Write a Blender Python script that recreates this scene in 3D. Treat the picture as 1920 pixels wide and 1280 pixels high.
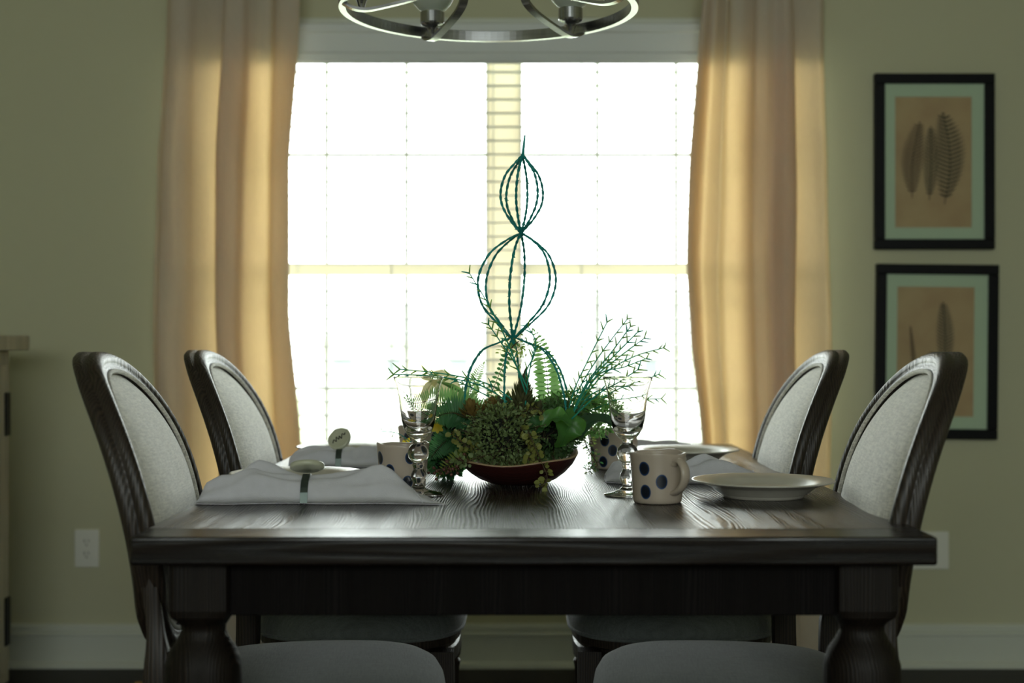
import bpy, math, random
from mathutils import Vector, Matrix
PI = math.pi
R = random.Random(7)
sc = bpy.context.scene
for o in list(bpy.data.objects): bpy.data.objects.remove(o)
COL = sc.collection

# ------------------------------------------------------------------ camera, world, lights, exposure
HZ, F, CX = 645.0, 2667.0, 960.0           # horizon row, focal length in px (1920 wide), centre column
CAMZ = 1.0186
cd = bpy.data.cameras.new('camera'); cam = bpy.data.objects.new('camera', cd); COL.objects.link(cam)
cam.location = (0, 0, CAMZ); cam.rotation_euler = (PI/2 + math.atan(5/F), 0, 0)
cd.sensor_width = 36; cd.lens = F/1920*36; cd.clip_end = 300
cd.dof.use_dof = True; cd.dof.focus_distance = 2.56; cd.dof.aperture_fstop = 3.0; cd.dof.aperture_blades = 0
sc.camera = cam
w = bpy.data.worlds.new('overcast_sky'); sc.world = w; w.use_nodes = True
bg = w.node_tree.nodes['Background']; bg.inputs[0].default_value = (0.97, 1.0, 0.98, 1); bg.inputs[1].default_value = 6.2
sc.view_settings.view_transform = 'Standard'; sc.view_settings.look = 'None'
sc.view_settings.gamma = 1; sc.view_settings.use_curve_mapping = False
sc.view_settings.exposure = 0.62
sc.cycles.use_denoising = True
sc.cycles.max_bounces = 14; sc.cycles.diffuse_bounces = 6; sc.cycles.transparent_max_bounces = 24; sc.cycles.transmission_bounces = 12
sc.cycles.sample_clamp_indirect = 12
def portal(name, loc, rot, sx, sy):
    l = bpy.data.lights.new(name, 'AREA'); l.shape = 'RECTANGLE'; l.size = sx; l.size_y = sy
    l.cycles.is_portal = True
    o = bpy.data.objects.new(name, l); COL.objects.link(o); o.location = loc; o.rotation_euler = rot
portal('window_portal', (-0.03, 4.72, 1.27), (-PI/2, 0, 0), 2.05, 1.6)      # daylight through the dining window
portal('rear_fill_portal', (.1, -3.30, 1.95), (PI/2, 0, 0), 3.7, .9)         # sky light through the unseen rear opening added as fill

# ------------------------------------------------------------------ helpers
def P(px, py, Y):
    """a point at distance Y in front of the camera from its place in the photograph"""
    return Vector(((px-CX)*Y/F, Y, CAMZ-(py-HZ)*Y/F))
def lin(h):
    if isinstance(h, str):
        c = [int(h[i:i+2], 16)/255 for i in (0, 2, 4)]
        return tuple(((v+.055)/1.055)**2.4 if v > .04045 else v/12.92 for v in c) + (1,)
    return tuple(h)+(1,)
class MB:
    def __init__(s): s.v = []; s.f = []
    def add(s, vs, fs):
        n = len(s.v); s.v += [tuple(p) for p in vs]; s.f += [tuple(i+n for i in f) for f in fs]; return s
    def box(s, x0, x1, y0, y1, z0, z1):
        return s.add([(x0,y0,z0),(x1,y0,z0),(x1,y1,z0),(x0,y1,z0),(x0,y0,z1),(x1,y0,z1),(x1,y1,z1),(x0,y1,z1)],
              [(3,2,1,0),(4,5,6,7),(0,1,5,4),(1,2,6,5),(2,3,7,6),(3,0,4,7)])
    def lathe(s, prof, c=(0,0,0), n=32, shape=None):
        """prof: (r, z) list; closed at the axis when r is 0"""
        vs = []; fs = []; rings = []
        for r, z in prof:
            if r < 1e-6: rings.append([len(vs)]); vs.append((c[0], c[1], c[2]+z))
            else:
                ring = []
                for k in range(n):
                    a = 2*PI*k/n; rr = r*(shape(a, z) if shape else 1)
                    ring.append(len(vs)); vs.append((c[0]+rr*math.cos(a), c[1]+rr*math.sin(a), c[2]+z))
                rings.append(ring)
        for A, B in zip(rings, rings[1:]):
            if len(A) == 1 and len(B) == 1: continue
            for k in range(n):
                j = (k+1) % n
                if len(A) == 1: fs.append((A[0], B[j], B[k]))
                elif len(B) == 1: fs.append((A[k], A[j], B[0]))
                else: fs.append((A[k], A[j], B[j], B[k]))
        return s.add(vs, fs)
    def tube(s, pts, rad, n=8, closed=False, cap=True):
        pts = [Vector(p) for p in pts]; m = len(pts)
        if not isinstance(rad, (list, tuple)): rad = [rad]*m
        vs = []; fs = []; up = None
        for i, p in enumerate(pts):
            if closed: t = pts[(i+1) % m]-pts[i-1]
            else: t = pts[min(i+1, m-1)]-pts[max(i-1, 0)]
            t = t.normalized() if t.length > 1e-9 else Vector((0,0,1))
            if up is None:
                up = Vector((0,0,1)) if abs(t.z) < .9 else Vector((1,0,0))
            a = (up-t*up.dot(t)); a = a.normalized() if a.length > 1e-6 else t.orthogonal().normalized()
            b = t.cross(a); up = a
            for k in range(n):
                q = 2*PI*k/n; vs.append(p+(a*math.cos(q)+b*math.sin(q))*rad[i])
        for i in range(m if closed else m-1):
            j = (i+1) % m
            for k in range(n):
                l = (k+1) % n; fs.append((i*n+k, i*n+l, j*n+l, j*n+k))
        if not closed and cap:
            fs.append(tuple(reversed(range(n)))); fs.append(tuple((m-1)*n+k for k in range(n)))
        return s.add(vs, fs)
    def loops(s, rings, cap0=True, cap1=True, closed=False):
        n = len(rings[0]); vs = [p for r in rings for p in r]; fs = []
        m = len(rings)
        for i in range(m if closed else m-1):
            j = (i+1) % m
            for k in range(n):
                l = (k+1) % n; fs.append((i*n+k, i*n+l, j*n+l, j*n+k))
        if not closed:
            if cap0: fs.append(tuple(reversed(range(n))))
            if cap1: fs.append(tuple((m-1)*n+k for k in range(n)))
        return s.add(vs, fs)
    def grid(s, fn, nu, nv):
        vs = [fn(i/nu, j/nv) for i in range(nu+1) for j in range(nv+1)]
        return s.add(vs, [(i*(nv+1)+j, (i+1)*(nv+1)+j, (i+1)*(nv+1)+j+1, i*(nv+1)+j+1) for i in range(nu) for j in range(nv)])
def obj(name, mb, mat, parent=None, smooth=False, bevel=0, sub=0, origin=None, **props):
    me = bpy.data.meshes.new(name)
    vs = mb.v
    if origin is not None: vs = [(a-origin[0], b-origin[1], c-origin[2]) for a, b, c in vs]
    me.from_pydata(vs, [], mb.f); me.validate(); me.materials.append(mat)
    if smooth: me.polygons.foreach_set('use_smooth', [True]*len(me.polygons))
    me.update()
    o = bpy.data.objects.new(name, me); COL.objects.link(o)
    if origin is not None: o.location = origin
    if parent is not None: o.parent = parent
    if bevel:
        m = o.modifiers.new('bevel', 'BEVEL'); m.width = bevel; m.segments = 3; m.limit_method = 'ANGLE'
    if sub:
        m = o.modifiers.new('sub', 'SUBSURF'); m.levels = sub; m.render_levels = sub
    for k, v in props.items(): o[k] = v
    return o
def thing(name, label, cat, loc=(0,0,0), rz=0, group=None):
    o = bpy.data.objects.new(name, None); COL.objects.link(o); o.empty_display_size = .05
    o.location = loc; o.rotation_euler = (0, 0, rz); o['label'] = label; o['category'] = cat
    if group: o['group'] = group
    return o
def dup(root, loc, rz, label, group=None):
    def cp(o, par):
        c = o.copy(); COL.objects.link(c)
        if par is not None: c.parent = par
        for ch in list(o.children): cp(ch, c)
        return c
    r = cp(root, None); r.location = loc; r.rotation_euler = (0, 0, rz); r['label'] = label
    if group: r['group'] = group
    return r
def struct(name, mb, mat, parent=None, **kw):
    o = obj(name, mb, mat, parent, **kw)
    if parent is None: o['kind'] = 'structure'
    return o
def crom(pts, n=8):
    """smooth curve through points (lists of floats)"""
    out = []; m = len(pts)
    for i in range(m-1):
        p0, p1, p2, p3 = pts[max(i-1,0)], pts[i], pts[i+1], pts[min(i+2,m-1)]
        for k in range(n):
            t = k/n; t2 = t*t; t3 = t2*t
            out.append(tuple(.5*((2*b)+(c-a)*t+(2*a-5*b+4*c-d)*t2+(3*b-a-3*c+d)*t3) for a,b,c,d in zip(p0,p1,p2,p3)))
    out.append(tuple(pts[-1])); return out
def interp(tab, x):
    if x <= tab[0][0]: return tab[0][1]
    for (a, b), (c, d) in zip(tab, tab[1:]):
        if x <= c: return b+(d-b)*(x-a)/(c-a)
    return tab[-1][1]

# ------------------------------------------------------------------ materials
class M:
    def __init__(s, name):
        s.m = bpy.data.materials.new(name); s.m.use_nodes = True; s.n = s.m.node_tree.nodes; s.l = s.m.node_tree.links
        s.b = s.n['Principled BSDF']; s.out = s.n['Material Output']
    def node(s, t, **kw):
        n = s.n.new(t)
        for k, v in kw.items():
            if k.startswith('i_'):
                n.inputs[k[2:].replace('_', ' ')].default_value = v
            else: setattr(n, k, v)
        return n
    def link(s, a, b): s.l.new(a, b)
def simple(name, col, rough=.5, metal=0, noise=0, nscale=20, bump=0, bscale=200, stretch=(1,1,1), spec=.5, sheen=0, trans=0, tcol=None):
    m = M(name); b = m.b; c = lin(col)
    b.inputs['Base Color'].default_value = c; b.inputs['Roughness'].default_value = rough; b.inputs['Metallic'].default_value = metal
    b.inputs['Specular IOR Level'].default_value = spec
    if sheen: b.inputs['Sheen Weight'].default_value = sheen
    tc = m.node('ShaderNodeTexCoord'); mp = m.node('ShaderNodeMapping'); mp.inputs['Scale'].default_value = stretch
    m.link(tc.outputs['Object'], mp.inputs[0])
    if noise:
        nz = m.node('ShaderNodeTexNoise', i_Scale=nscale, i_Detail=6.0); m.link(mp.outputs[0], nz.inputs['Vector'])
        cr = m.node('ShaderNodeValToRGB'); e = cr.color_ramp.elements
        e[0].position = .3; e[1].position = .7
        e[0].color = tuple(v*(1-noise) for v in c[:3])+(1,); e[1].color = tuple(min(1, v*(1+noise)) for v in c[:3])+(1,)
        m.link(nz.outputs['Fac'], cr.inputs[0]); m.link(cr.outputs[0], b.inputs['Base Color'])
    if bump:
        nb = m.node('ShaderNodeTexNoise', i_Scale=bscale, i_Detail=4.0); m.link(mp.outputs[0], nb.inputs['Vector'])
        bp = m.node('ShaderNodeBump', i_Strength=bump, i_Distance=.002); m.link(nb.outputs['Fac'], bp.inputs['Height'])
        m.link(bp.outputs[0], b.inputs['Normal'])
    if trans:
        t = m.node('ShaderNodeBsdfTranslucent'); t.inputs[0].default_value = lin(tcol or col)
        mx = m.node('ShaderNodeMixShader'); mx.inputs[0].default_value = trans
        m.link(b.outputs[0], mx.inputs[1]); m.link(t.outputs[0], mx.inputs[2]); m.link(mx.outputs[0], m.out.inputs[0])
    return m.m
def wood(name, dark, light, rough=.45, axis='Y', scale=1.0, bump=.4, planks=0, spec=.5):
    """weathered brushed wood, grain along the axis"""
    m = M(name); b = m.b
    tc = m.node('ShaderNodeTexCoord'); mp = m.node('ShaderNodeMapping')
    s = {'X': (2.5, 55, 55), 'Y': (55, 6, 55), 'Z': (55, 55, 2.5)}[axis]
    mp.inputs['Scale'].default_value = tuple(v*scale for v in s)
    m.link(tc.outputs['Object'], mp.inputs[0]); vec = mp.outputs[0]
    if planks:
        sp = m.node('ShaderNodeSeparateXYZ'); m.link(tc.outputs['Object'], sp.inputs[0])
        dv = m.node('ShaderNodeMath', operation='DIVIDE'); dv.inputs[1].default_value = planks; m.link(sp.outputs['X'], dv.inputs[0])
        fl = m.node('ShaderNodeMath', operation='FLOOR'); m.link(dv.outputs[0], fl.inputs[0])
        wn = m.node('ShaderNodeTexWhiteNoise', noise_dimensions='1D'); m.link(fl.outputs[0], wn.inputs['W'])
        ad = m.node('ShaderNodeVectorMath', operation='MULTIPLY_ADD'); ad.inputs[1].default_value = (9, 9, 9)
        m.link(wn.outputs['Color'], ad.inputs[0]); m.link(mp.outputs[0], ad.inputs[2]); vec = ad.outputs[0]
        fr = m.node('ShaderNodeMath', operation='FRACT'); m.link(dv.outputs[0], fr.inputs[0])
        gp = m.node('ShaderNodeMath', operation='GREATER_THAN'); gp.inputs[1].default_value = .985; m.link(fr.outputs[0], gp.inputs[0])
    nz = m.node('ShaderNodeTexNoise', i_Scale=2.2, i_Detail=8.0, i_Roughness=.65, i_Distortion=.6); m.link(vec, nz.inputs['Vector'])
    wv = m.node('ShaderNodeTexWave', i_Scale=1.25, i_Distortion=60.0, i_Detail=2.0); wv.bands_direction = {'X':'Y','Y':'X','Z':'X'}[axis]
    wv.inputs['Detail Scale'].default_value = .15
    m.link(vec, wv.inputs['Vector'])
    mx = m.node('ShaderNodeMix', data_type='FLOAT'); mx.inputs[0].default_value = .4
    m.link(nz.outputs['Fac'], mx.inputs[2]); m.link(wv.outputs['Fac'], mx.inputs[3])
    cr = m.node('ShaderNodeValToRGB'); e = cr.color_ramp.elements
    e[0].position = .25; e[0].color = lin(dark); e[1].position = .8; e[1].color = lin(light)
    m.link(mx.outputs[0], cr.inputs[0]); col = cr.outputs[0]
    hgt = mx.outputs[0]
    if planks:
        m2 = m.node('ShaderNodeMix', data_type='RGBA', blend_type='MULTIPLY'); m2.inputs[0].default_value = 1
        ml = m.node('ShaderNodeMapRange'); ml.inputs[3].default_value = .7; ml.inputs[4].default_value = 1.15
        m.link(wn.outputs['Value'], ml.inputs[0]); cc = m.node('ShaderNodeCombineColor')
        for k in range(3): m.link(ml.outputs[0], cc.inputs[k])
        m.link(col, m2.inputs[6]); m.link(cc.outputs[0], m2.inputs[7]); col = m2.outputs[2]
        m3 = m.node('ShaderNodeMix', data_type='RGBA'); m3.inputs[7].default_value = lin('0d0a08'); m.link(gp.outputs[0], m3.inputs[0])
        m.link(col, m3.inputs[6]); col = m3.outputs[2]
        sb = m.node('ShaderNodeMath', operation='SUBTRACT'); m.link(hgt, sb.inputs[0]); m.link(gp.outputs[0], sb.inputs[1]); hgt = sb.outputs[0]
    m.link(col, b.inputs['Base Color'])
    rr = m.node('ShaderNodeMapRange'); rr.inputs[3].default_value = rough+.12; rr.inputs[4].default_value = rough-.08
    m.link(mx.outputs[0], rr.inputs[0]); m.link(rr.outputs[0], b.inputs['Roughness'])
    b.inputs['Specular IOR Level'].default_value = spec
    bp = m.node('ShaderNodeBump', i_Strength=bump, i_Distance=.002); m.link(hgt, bp.inputs['Height']); m.link(bp.outputs[0], b.inputs['Normal'])
    return m.m
def linen(name, col, amp=.28, scale=420, sheen=.25, vertical='Z'):
    m = M(name); b = m.b; c = lin(col)
    tc = m.node('ShaderNodeTexCoord'); outs = []
    for st in ((1, .09, 1), (.09, 1, .09)) if vertical == 'Y' else ((.35, .12, 1), (.35, 1, .12)):
        mp = m.node('ShaderNodeMapping'); mp.inputs['Scale'].default_value = st; m.link(tc.outputs['Object'], mp.inputs[0])
        nz = m.node('ShaderNodeTexNoise', i_Scale=float(scale), i_Detail=3.0); m.link(mp.outputs[0], nz.inputs['Vector']); outs.append(nz.outputs['Fac'])
    ad = m.node('ShaderNodeMath', operation='ADD'); m.link(outs[0], ad.inputs[0]); m.link(outs[1], ad.inputs[1])
    mr = m.node('ShaderNodeMapRange'); mr.inputs[1].default_value = .75; mr.inputs[2].default_value = 1.25; m.link(ad.outputs[0], mr.inputs[0])
    cr = m.node('ShaderNodeValToRGB'); e = cr.color_ramp.elements
    e[0].color = tuple(v*(1-amp) for v in c[:3])+(1,); e[1].color = tuple(min(1, v*(1+amp)) for v in c[:3])+(1,)
    m.link(mr.outputs[0], cr.inputs[0]); m.link(cr.outputs[0], b.inputs['Base Color'])
    b.inputs['Roughness'].default_value = .75; b.inputs['Sheen Weight'].default_value = sheen; b.inputs['Specular IOR Level'].default_value = .3
    bp = m.node('ShaderNodeBump', i_Strength=.5, i_Distance=.0008); m.link(mr.outputs[0], bp.inputs['Height']); m.link(bp.outputs[0], b.inputs['Normal'])
    return m.m
WALL = simple('olive_beige_wall_paint', 'cac9aa', .85, bump=.12, bscale=350)
CEIL = simple('white_ceiling_paint', 'd8d6cc', .9)
TRIM = simple('semi_gloss_white_trim', 'd9ddd0', .38)
VINYL = simple('white_window_vinyl', 'f2f0ea', .4)
MULL = simple('cream_mullion', 'fbf6e8', .5, trans=.3)
BLIND = simple('white_blind_slat', 'd2d3cf', .5, trans=.1)
VALANCE = simple('white_valance', 'e2e6e4', .4)
FLOOR = wood('dark_plank_floor', '110a07', '26170f', .5, 'X', .6, spec=.3)
TABLE = wood('weathered_table_wood', '0d0907', '30251d', .28, 'Y', 1.0, .5, planks=.135, spec=.6)
TABLEX = wood('weathered_table_end_board', '0a0706', '1f1713', .22, 'X', 1.0, .25, spec=.5)
TABLEZ = wood('dark_turned_wood', '0b0806', '211812', .5, 'Z', 1.0, .5, spec=.25)
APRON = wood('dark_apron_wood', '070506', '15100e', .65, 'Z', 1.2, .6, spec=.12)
CHWOOD = wood('brushed_chair_wood', '17120e', '3c3128', .4, 'Z', 1.0, .4)
LINEN = linen('grey_linen_upholstery', 'e2ded5', sheen=.8)
SEATL = linen('grey_linen_seat', '6a706d', .2, 420, .3, 'Y')
CURT = None
NAPK = simple('white_linen_napkin', 'e4e3ea', .85, noise=.04, nscale=60, bump=.5, bscale=700, sheen=.2, trans=.2)
PLATE = simple('glazed_stoneware_plate', 'c6c1b4', .3, noise=.05, nscale=30, bump=.1, bscale=40)
CUPIN = simple('cream_glaze', 'b9ab9c', .3)
NICKEL = simple('brushed_nickel', 'b4b4b6', .25, metal=1, noise=.1, nscale=8, stretch=(1,1,30))
FROST = simple('frosted_shade_glass', 'e8ece6', .4, trans=.5)
BLACK = simple('black_frame_lacquer', '08090c', .5, spec=.2)
MAT_ = simple('pale_mat_board', 'c8d2b8', .8)
RING = simple('ceramic_ring_disc', 'c5c6ae', .3)
INK = simple('dark_brown_ink', '26211c', .5)
BAND = simple('grey_metal_band', '56605c', .35, metal=.8)
IRON = simple('black_iron', '0c0c0c', .5, metal=.6)
WWOOD = simple('whitewashed_distressed_wood', 'a8a696', .65, noise=.18, nscale=9, bump=.6, bscale=30, stretch=(3,3,.3))
OUTLET = simple('white_outlet_plastic', 'f0f0e6', .35)
SLOT = simple('outlet_slot_dark', '3a362c', .5)
BOWLW = wood('reddish_dough_bowl_wood', '2a0f0d', '55211c', .5, 'X', 1.2, .4)
BOWLI = simple('worn_cream_bowl_inside', 'a88f70', .6, noise=.2, nscale=30)
WIRE = simple('glare_teal_wire', '259c98', .45, noise=.3, nscale=40, trans=.25, tcol='2cc8c0')  # bright teal is the window glare over thin wire, painted into its colour
VINE = simple('green_vine_wrap', '2f4a33', .7, noise=.4, nscale=60)
TWIG = simple('glare_teal_twig', '38b09a', .5, trans=.35, tcol='40dcb8')  # twig colour carries the same painted teal of window glare
TWIGG = simple('light_green_twig_tip', '9ac468', .5, trans=.4, tcol='b4e878')
FERN = simple('fern_green', '6a9a58', .5, noise=.25, nscale=30, trans=.42, tcol='a8dc84')
FERND = simple('dark_fern_green', '4a8054', .5, noise=.3, nscale=30, trans=.38, tcol='6cb468')
FERNY = simple('yellow_green_fern', '93a94c', .5, noise=.2, nscale=30, trans=.5, tcol='cfe070')
LEAFD = simple('dark_small_leaf', '55744a', .5, noise=.45, nscale=60, trans=.32, tcol='7cac50')
LEAFM = simple('moss_small_leaf', '7c9060', .5, noise=.5, nscale=70, trans=.32, tcol='a0b45c')
LEAFY = simple('olive_round_leaf', '8f9450', .45, noise=.35, nscale=40, trans=.35, tcol='b4b450')
BROAD = simple('broad_leaf_green', '558a48', .35, noise=.25, nscale=14, bump=.4, bscale=60, trans=.45, tcol='8cd050')
SUCC = simple('dark_succulent_leaf', '5a5c40', .45, noise=.5, nscale=50, trans=.2, tcol='8c9050')
RUST = simple('rusty_tipped_leaf', '8f7a45', .5, noise=.5, nscale=60, trans=.3, tcol='a08040')
CREAM = simple('cream_petal', 'd9d5a8', .5, trans=.45, tcol='f4eebb')
YELL = simple('yellow_petal', 'c9b536', .5, trans=.4, tcol='f0d840')
BERRY = simple('brown_berry', '5a3a2c', .45)
STEMB = simple('brown_stem', '4a3a28', .6)
def curtain_mat():
    m = M('lined_linen_curtain'); b = m.b
    tc = m.node('ShaderNodeTexCoord'); mp = m.node('ShaderNodeMapping'); mp.inputs['Scale'].default_value = (1,1,.15); m.link(tc.outputs['Object'], mp.inputs[0])
    nz = m.node('ShaderNodeTexNoise', i_Scale=260.0, i_Detail=3.0); m.link(mp.outputs[0], nz.inputs['Vector'])
    cr = m.node('ShaderNodeValToRGB'); e = cr.color_ramp.elements
    e[0].color = lin('d0ccbe'); e[1].color = lin('e2decf'); m.link(nz.outputs['Fac'], cr.inputs[0]); m.link(cr.outputs[0], b.inputs['Base Color'])
    b.inputs['Roughness'].default_value = .85; b.inputs['Specular IOR Level'].default_value = .2
    t = m.node('ShaderNodeBsdfTranslucent'); t.inputs[0].default_value = lin('f4c98c')
    mx = m.node('ShaderNodeMixShader'); mx.inputs[0].default_value = .34
    m.link(b.outputs[0], mx.inputs[1]); m.link(t.outputs[0], mx.inputs[2]); m.link(mx.outputs[0], m.out.inputs[0])
    return m.m
CURT = curtain_mat()
def pane_glass():
    m = M('window_pane_glass'); m.n.remove(m.b)
    tr = m.node('ShaderNodeBsdfTransparent'); tr.inputs[0].default_value = (.97, 1, .99, 1)
    gl = m.node('ShaderNodeBsdfGlossy'); gl.inputs['Roughness'].default_value = .03
    fr = m.node('ShaderNodeFresnel'); fr.inputs[0].default_value = 1.3
    mx = m.node('ShaderNodeMixShader'); m.link(fr.outputs[0], mx.inputs[0]); m.link(tr.outputs[0], mx.inputs[1]); m.link(gl.outputs[0], mx.inputs[2])
    m.link(mx.outputs[0], m.out.inputs[0]); return m.m
PANE = pane_glass()
def clear_glass():
    m = M('clear_pressed_glass'); b = m.b
    b.inputs['Base Color'].default_value = (1, .985, .98, 1); b.inputs['Roughness'].default_value = 0.0
    b.inputs['Transmission Weight'].default_value = 1; b.inputs['IOR'].default_value = 1.46
    return m.m
GLASS = clear_glass()
def dotted_mat(spots):
    m = M('cream_mug_with_navy_dots'); b = m.b
    tc = m.node('ShaderNodeTexCoord'); prev = None
    def smin(r):
        nonlocal prev
        prev = None
        for az, z in spots:
            a = math.radians(az); c = (.0425*math.sin(a), -.0425*math.cos(a), z*.8)
            sc_ = m.node('ShaderNodeVectorMath', operation='MULTIPLY'); sc_.inputs[1].default_value = (1, 1, .8); m.link(tc.outputs['Object'], sc_.inputs[0])
            d = m.node('ShaderNodeVectorMath', operation='DISTANCE'); d.inputs[1].default_value = c; m.link(sc_.outputs[0], d.inputs[0])
            if prev is None: prev = d.outputs['Value']
            else:
                mn = m.node('ShaderNodeMath', operation='MINIMUM'); m.link(prev, mn.inputs[0]); m.link(d.outputs['Value'], mn.inputs[1]); prev = mn.outputs[0]
        return prev
    dist = smin(0)
    cr = m.node('ShaderNodeValToRGB'); cr.color_ramp.interpolation = 'EASE'; e = cr.color_ramp.elements
    e[0].position = 0; e[0].color = lin('141a26')
    e[1].position = 1; e[1].color = lin('b9ab9c')
    for p, c in ((.46, '141a26'), (.52, '1c3a66'), (.58, '24456c'), (.62, 'b9ab9c')):
        q = e.new(p); q.color = lin(c)
    sc2 = m.node('ShaderNodeMath', operation='DIVIDE'); sc2.inputs[1].default_value = .0160; m.link(dist, sc2.inputs[0])
    m.link(sc2.outputs[0], cr.inputs[0]); m.link(cr.outputs[0], b.inputs['Base Color'])
    b.inputs['Roughness'].default_value = .28
    return m.m

# ------------------------------------------------------------------ room shell
WY = 4.49; XL, XR, ZC, YR = -2.05, 2.3, 2.62, -3.2
WX0, WX1, WZ0, WZ1 = P(378, 0, WY).x, P(1512, 0, WY).x, .50, 2.0
struct('floor', MB().box(XL, XR, YR, WY+.16, -.06, 0), FLOOR)
struct('ceiling', MB().box(XL, XR, YR, WY+.16, ZC, ZC+.06), CEIL)
b = MB(); y0, y1 = WY, WY+.16
b.box(XL, WX0, y0, y1, 0, ZC); b.box(WX1, XR, y0, y1, 0, ZC); b.box(WX0, WX1, y0, y1, WZ1, ZC); b.box(WX0, WX1, y0, y1, 0, WZ0)
struct('wall_back', b, WALL)
struct('wall_left', MB().box(XL-.1, XL, YR, y1, 0, ZC), WALL)
struct('wall_right', MB().box(XR, XR+.1, YR, y1, 0, ZC), WALL)
RX0, RX1, RZ0, RZ1 = -1.75, 1.95, 1.5, 2.4  # added rear opening, set high and wide for fill light
b = MB(); b.box(XL, RX0, YR-.1, YR, 0, ZC); b.box(RX1, XR, YR-.1, YR, 0, ZC); b.box(RX0, RX1, YR-.1, YR, RZ1, ZC); b.box(RX0, RX1, YR-.1, YR, 0, RZ0)
struct('wall_rear', b, WALL)
def base_profile(x0, x1):
    pr = [(0, 0), (.026, 0), (.026, .010), (.020, .018), (.011, .020), (.011, .100), (.020, .104), (.019, .110), (.010, .116), (.008, .120), (.015, .123), (.014, .132), (.006, .138), (0, .138)]
    mb = MB(); n = len(pr)
    mb.loops([[(x0, WY-d, z) for d, z in pr], [(x1, WY-d, z) for d, z in pr]])
    return mb
struct('baseboard_back', base_profile(XL, XR), TRIM)
# window casing, mullion, sill
cw = .045
b = MB(); b.box(WX0-.035, WX1+.02, WY-.02, WY, WZ1, WZ1+.045)
b.box(WX0-.035, WX0, WY-.02, WY, WZ0-.02, WZ1); b.box(WX1, WX1+.02, WY-.02, WY, WZ0-.02, WZ1)
struct('trim_1', b, TRIM, bevel=.004)
struct('trim_2', MB().box(WX0-.04, WX1+.02, WY-.05, WY+.03, WZ0-.03, WZ0), TRIM, bevel=.006)
MX0, MX1 = P(915, 0, 4.56).x, P(974, 0, 4.56).x
struct('trim_3', MB().box(MX0, MX1, WY+.135, WY+.155, WZ0, WZ1), MULL, bevel=.004)
ZM = P(0, 505, 4.58).z
def window(name, x0, x1, mpx):
    r = bpy.data.objects.new(name, None); COL.objects.link(r); r['kind'] = 'structure'
    fy0, fy1 = WY+.115, WY+.15
    fr = MB(); fw = .009
    fr.box(x0, x0+fw, fy0, fy1, WZ0, WZ1); fr.box(x1-fw, x1, fy0, fy1, WZ0, WZ1); fr.box(x0+fw, x1-fw, fy0, fy1, WZ1-fw, WZ1); fr.box(x0+fw, x1-fw, fy0, fy1, WZ0, WZ0+fw)
    obj('window_frame', fr, VINYL, r)
    obj('meeting_rail', MB().box(x0+fw, x1-fw, fy0-.004, fy1-.004, ZM-.017, ZM+.017), MULL, r)
    gx0, gx1 = x0+fw, x1-fw
    for (za, zb, nm) in ((WZ0+fw, ZM-.017, 'lower_muntins'), (ZM+.017, WZ1-fw, 'upper_muntins')):
        mm = MB(); zc = (za+zb)/2
        for px in mpx:
            xx = P(px, 0, fy0+.01).x; mm.box(xx-.006, xx+.006, fy0+.012, fy1-.012, za, zb)
        mm.box(gx0, gx1, fy0+.013, fy1-.013, zc-.006, zc+.006)
        obj(nm, mm, VINYL, r)
        obj('pane', MB().box(gx0, gx1, fy0+.018, fy0+.022, za, zb), PANE, r)
    return r
window('window_1', WX0, MX0, (462, 612, 762)); window('window_2', MX1, WX1, (1120, 1268, 1418))
# unseen rear window, added and sized to give the room fill light
r = bpy.data.objects.new('rear_fill_window', None); COL.objects.link(r); r['kind'] = 'structure'
b = MB(); q = .04
b.box(RX0, RX1, YR-.08, YR-.03, RZ0, RZ0+q); b.box(RX0, RX1, YR-.08, YR-.03, RZ1-q, RZ1)
for x in (RX0, (RX0*2+RX1)/3, (RX0+RX1*2)/3, RX1-q): b.box(x, x+q, YR-.08, YR-.03, RZ0+q, RZ1-q)
obj('window_frame', b, VINYL, r); obj('pane', MB().box(RX0+q, RX1-q, YR-.029, YR-.025, RZ0+q, RZ1-q), PANE, r)

# ------------------------------------------------------------------ outside
GZ = -2.1
struct('ground', MB().box(-60, 60, 5.2, 90, GZ-.1, GZ), simple('pale_lawn', '8d9a6e', .9, noise=.2, nscale=.6))  # plain pale green lawn with random mottling
struct('street', MB().box(-60, 60, 16, 22, GZ, GZ+.03), simple('pale_street', 'a9a9a4', .9))
HS = simple('pale_house_siding', 'c9c9c4', .8); HR = simple('grey_shingle_roof', '8a8c8c', .8); HWN = simple('dark_house_window', '6c7276', .3)
h = thing('neighbour_house', 'pale house with grey roof across the street, faint behind the blind', 'house', (0, 30, GZ))
s_ = 30/F
def hx(px): return (px-CX)*s_
def hz(py): return CAMZ-(py-HZ)*s_-GZ
obj('wall', MB().box(hx(600), hx(1010), 0, 8, 0, hz(640)), HS, h)
rm = MB(); x0, x1, x2, x3 = hx(585), hx(700), hx(900), hx(1025)
rm.add([(x0,-.4,hz(640)),(x3,-.4,hz(640)),(x3,8.4,hz(640)),(x0,8.4,hz(640)),(x1,3.5,hz(560)),(x2,3.5,hz(560))],[(0,1,5,4),(1,2,5),(2,3,4,5),(3,0,4),(3,2,1,0)])
obj('roof', rm, HR, h)
for a, c, d, e in ((622, 665, 668, 705), (722, 755, 668, 705), (840, 880, 665, 705), (930, 960, 668, 705)):
    wf = obj('window', MB().box(hx(a)-.05, hx(c)+.05, -.06, 0, hz(e)-.05, hz(d)+.05), VINYL, h)
    obj('pane', MB().box(hx(a), hx(c), -.08, -.055, hz(e), hz(d)), HWN, wf)
obj('garage_door', MB().box(hx(770), hx(830), -.06, 0, 0, hz(668)), simple('tan_garage_door', 'b8aa88', .6), h)
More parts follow.
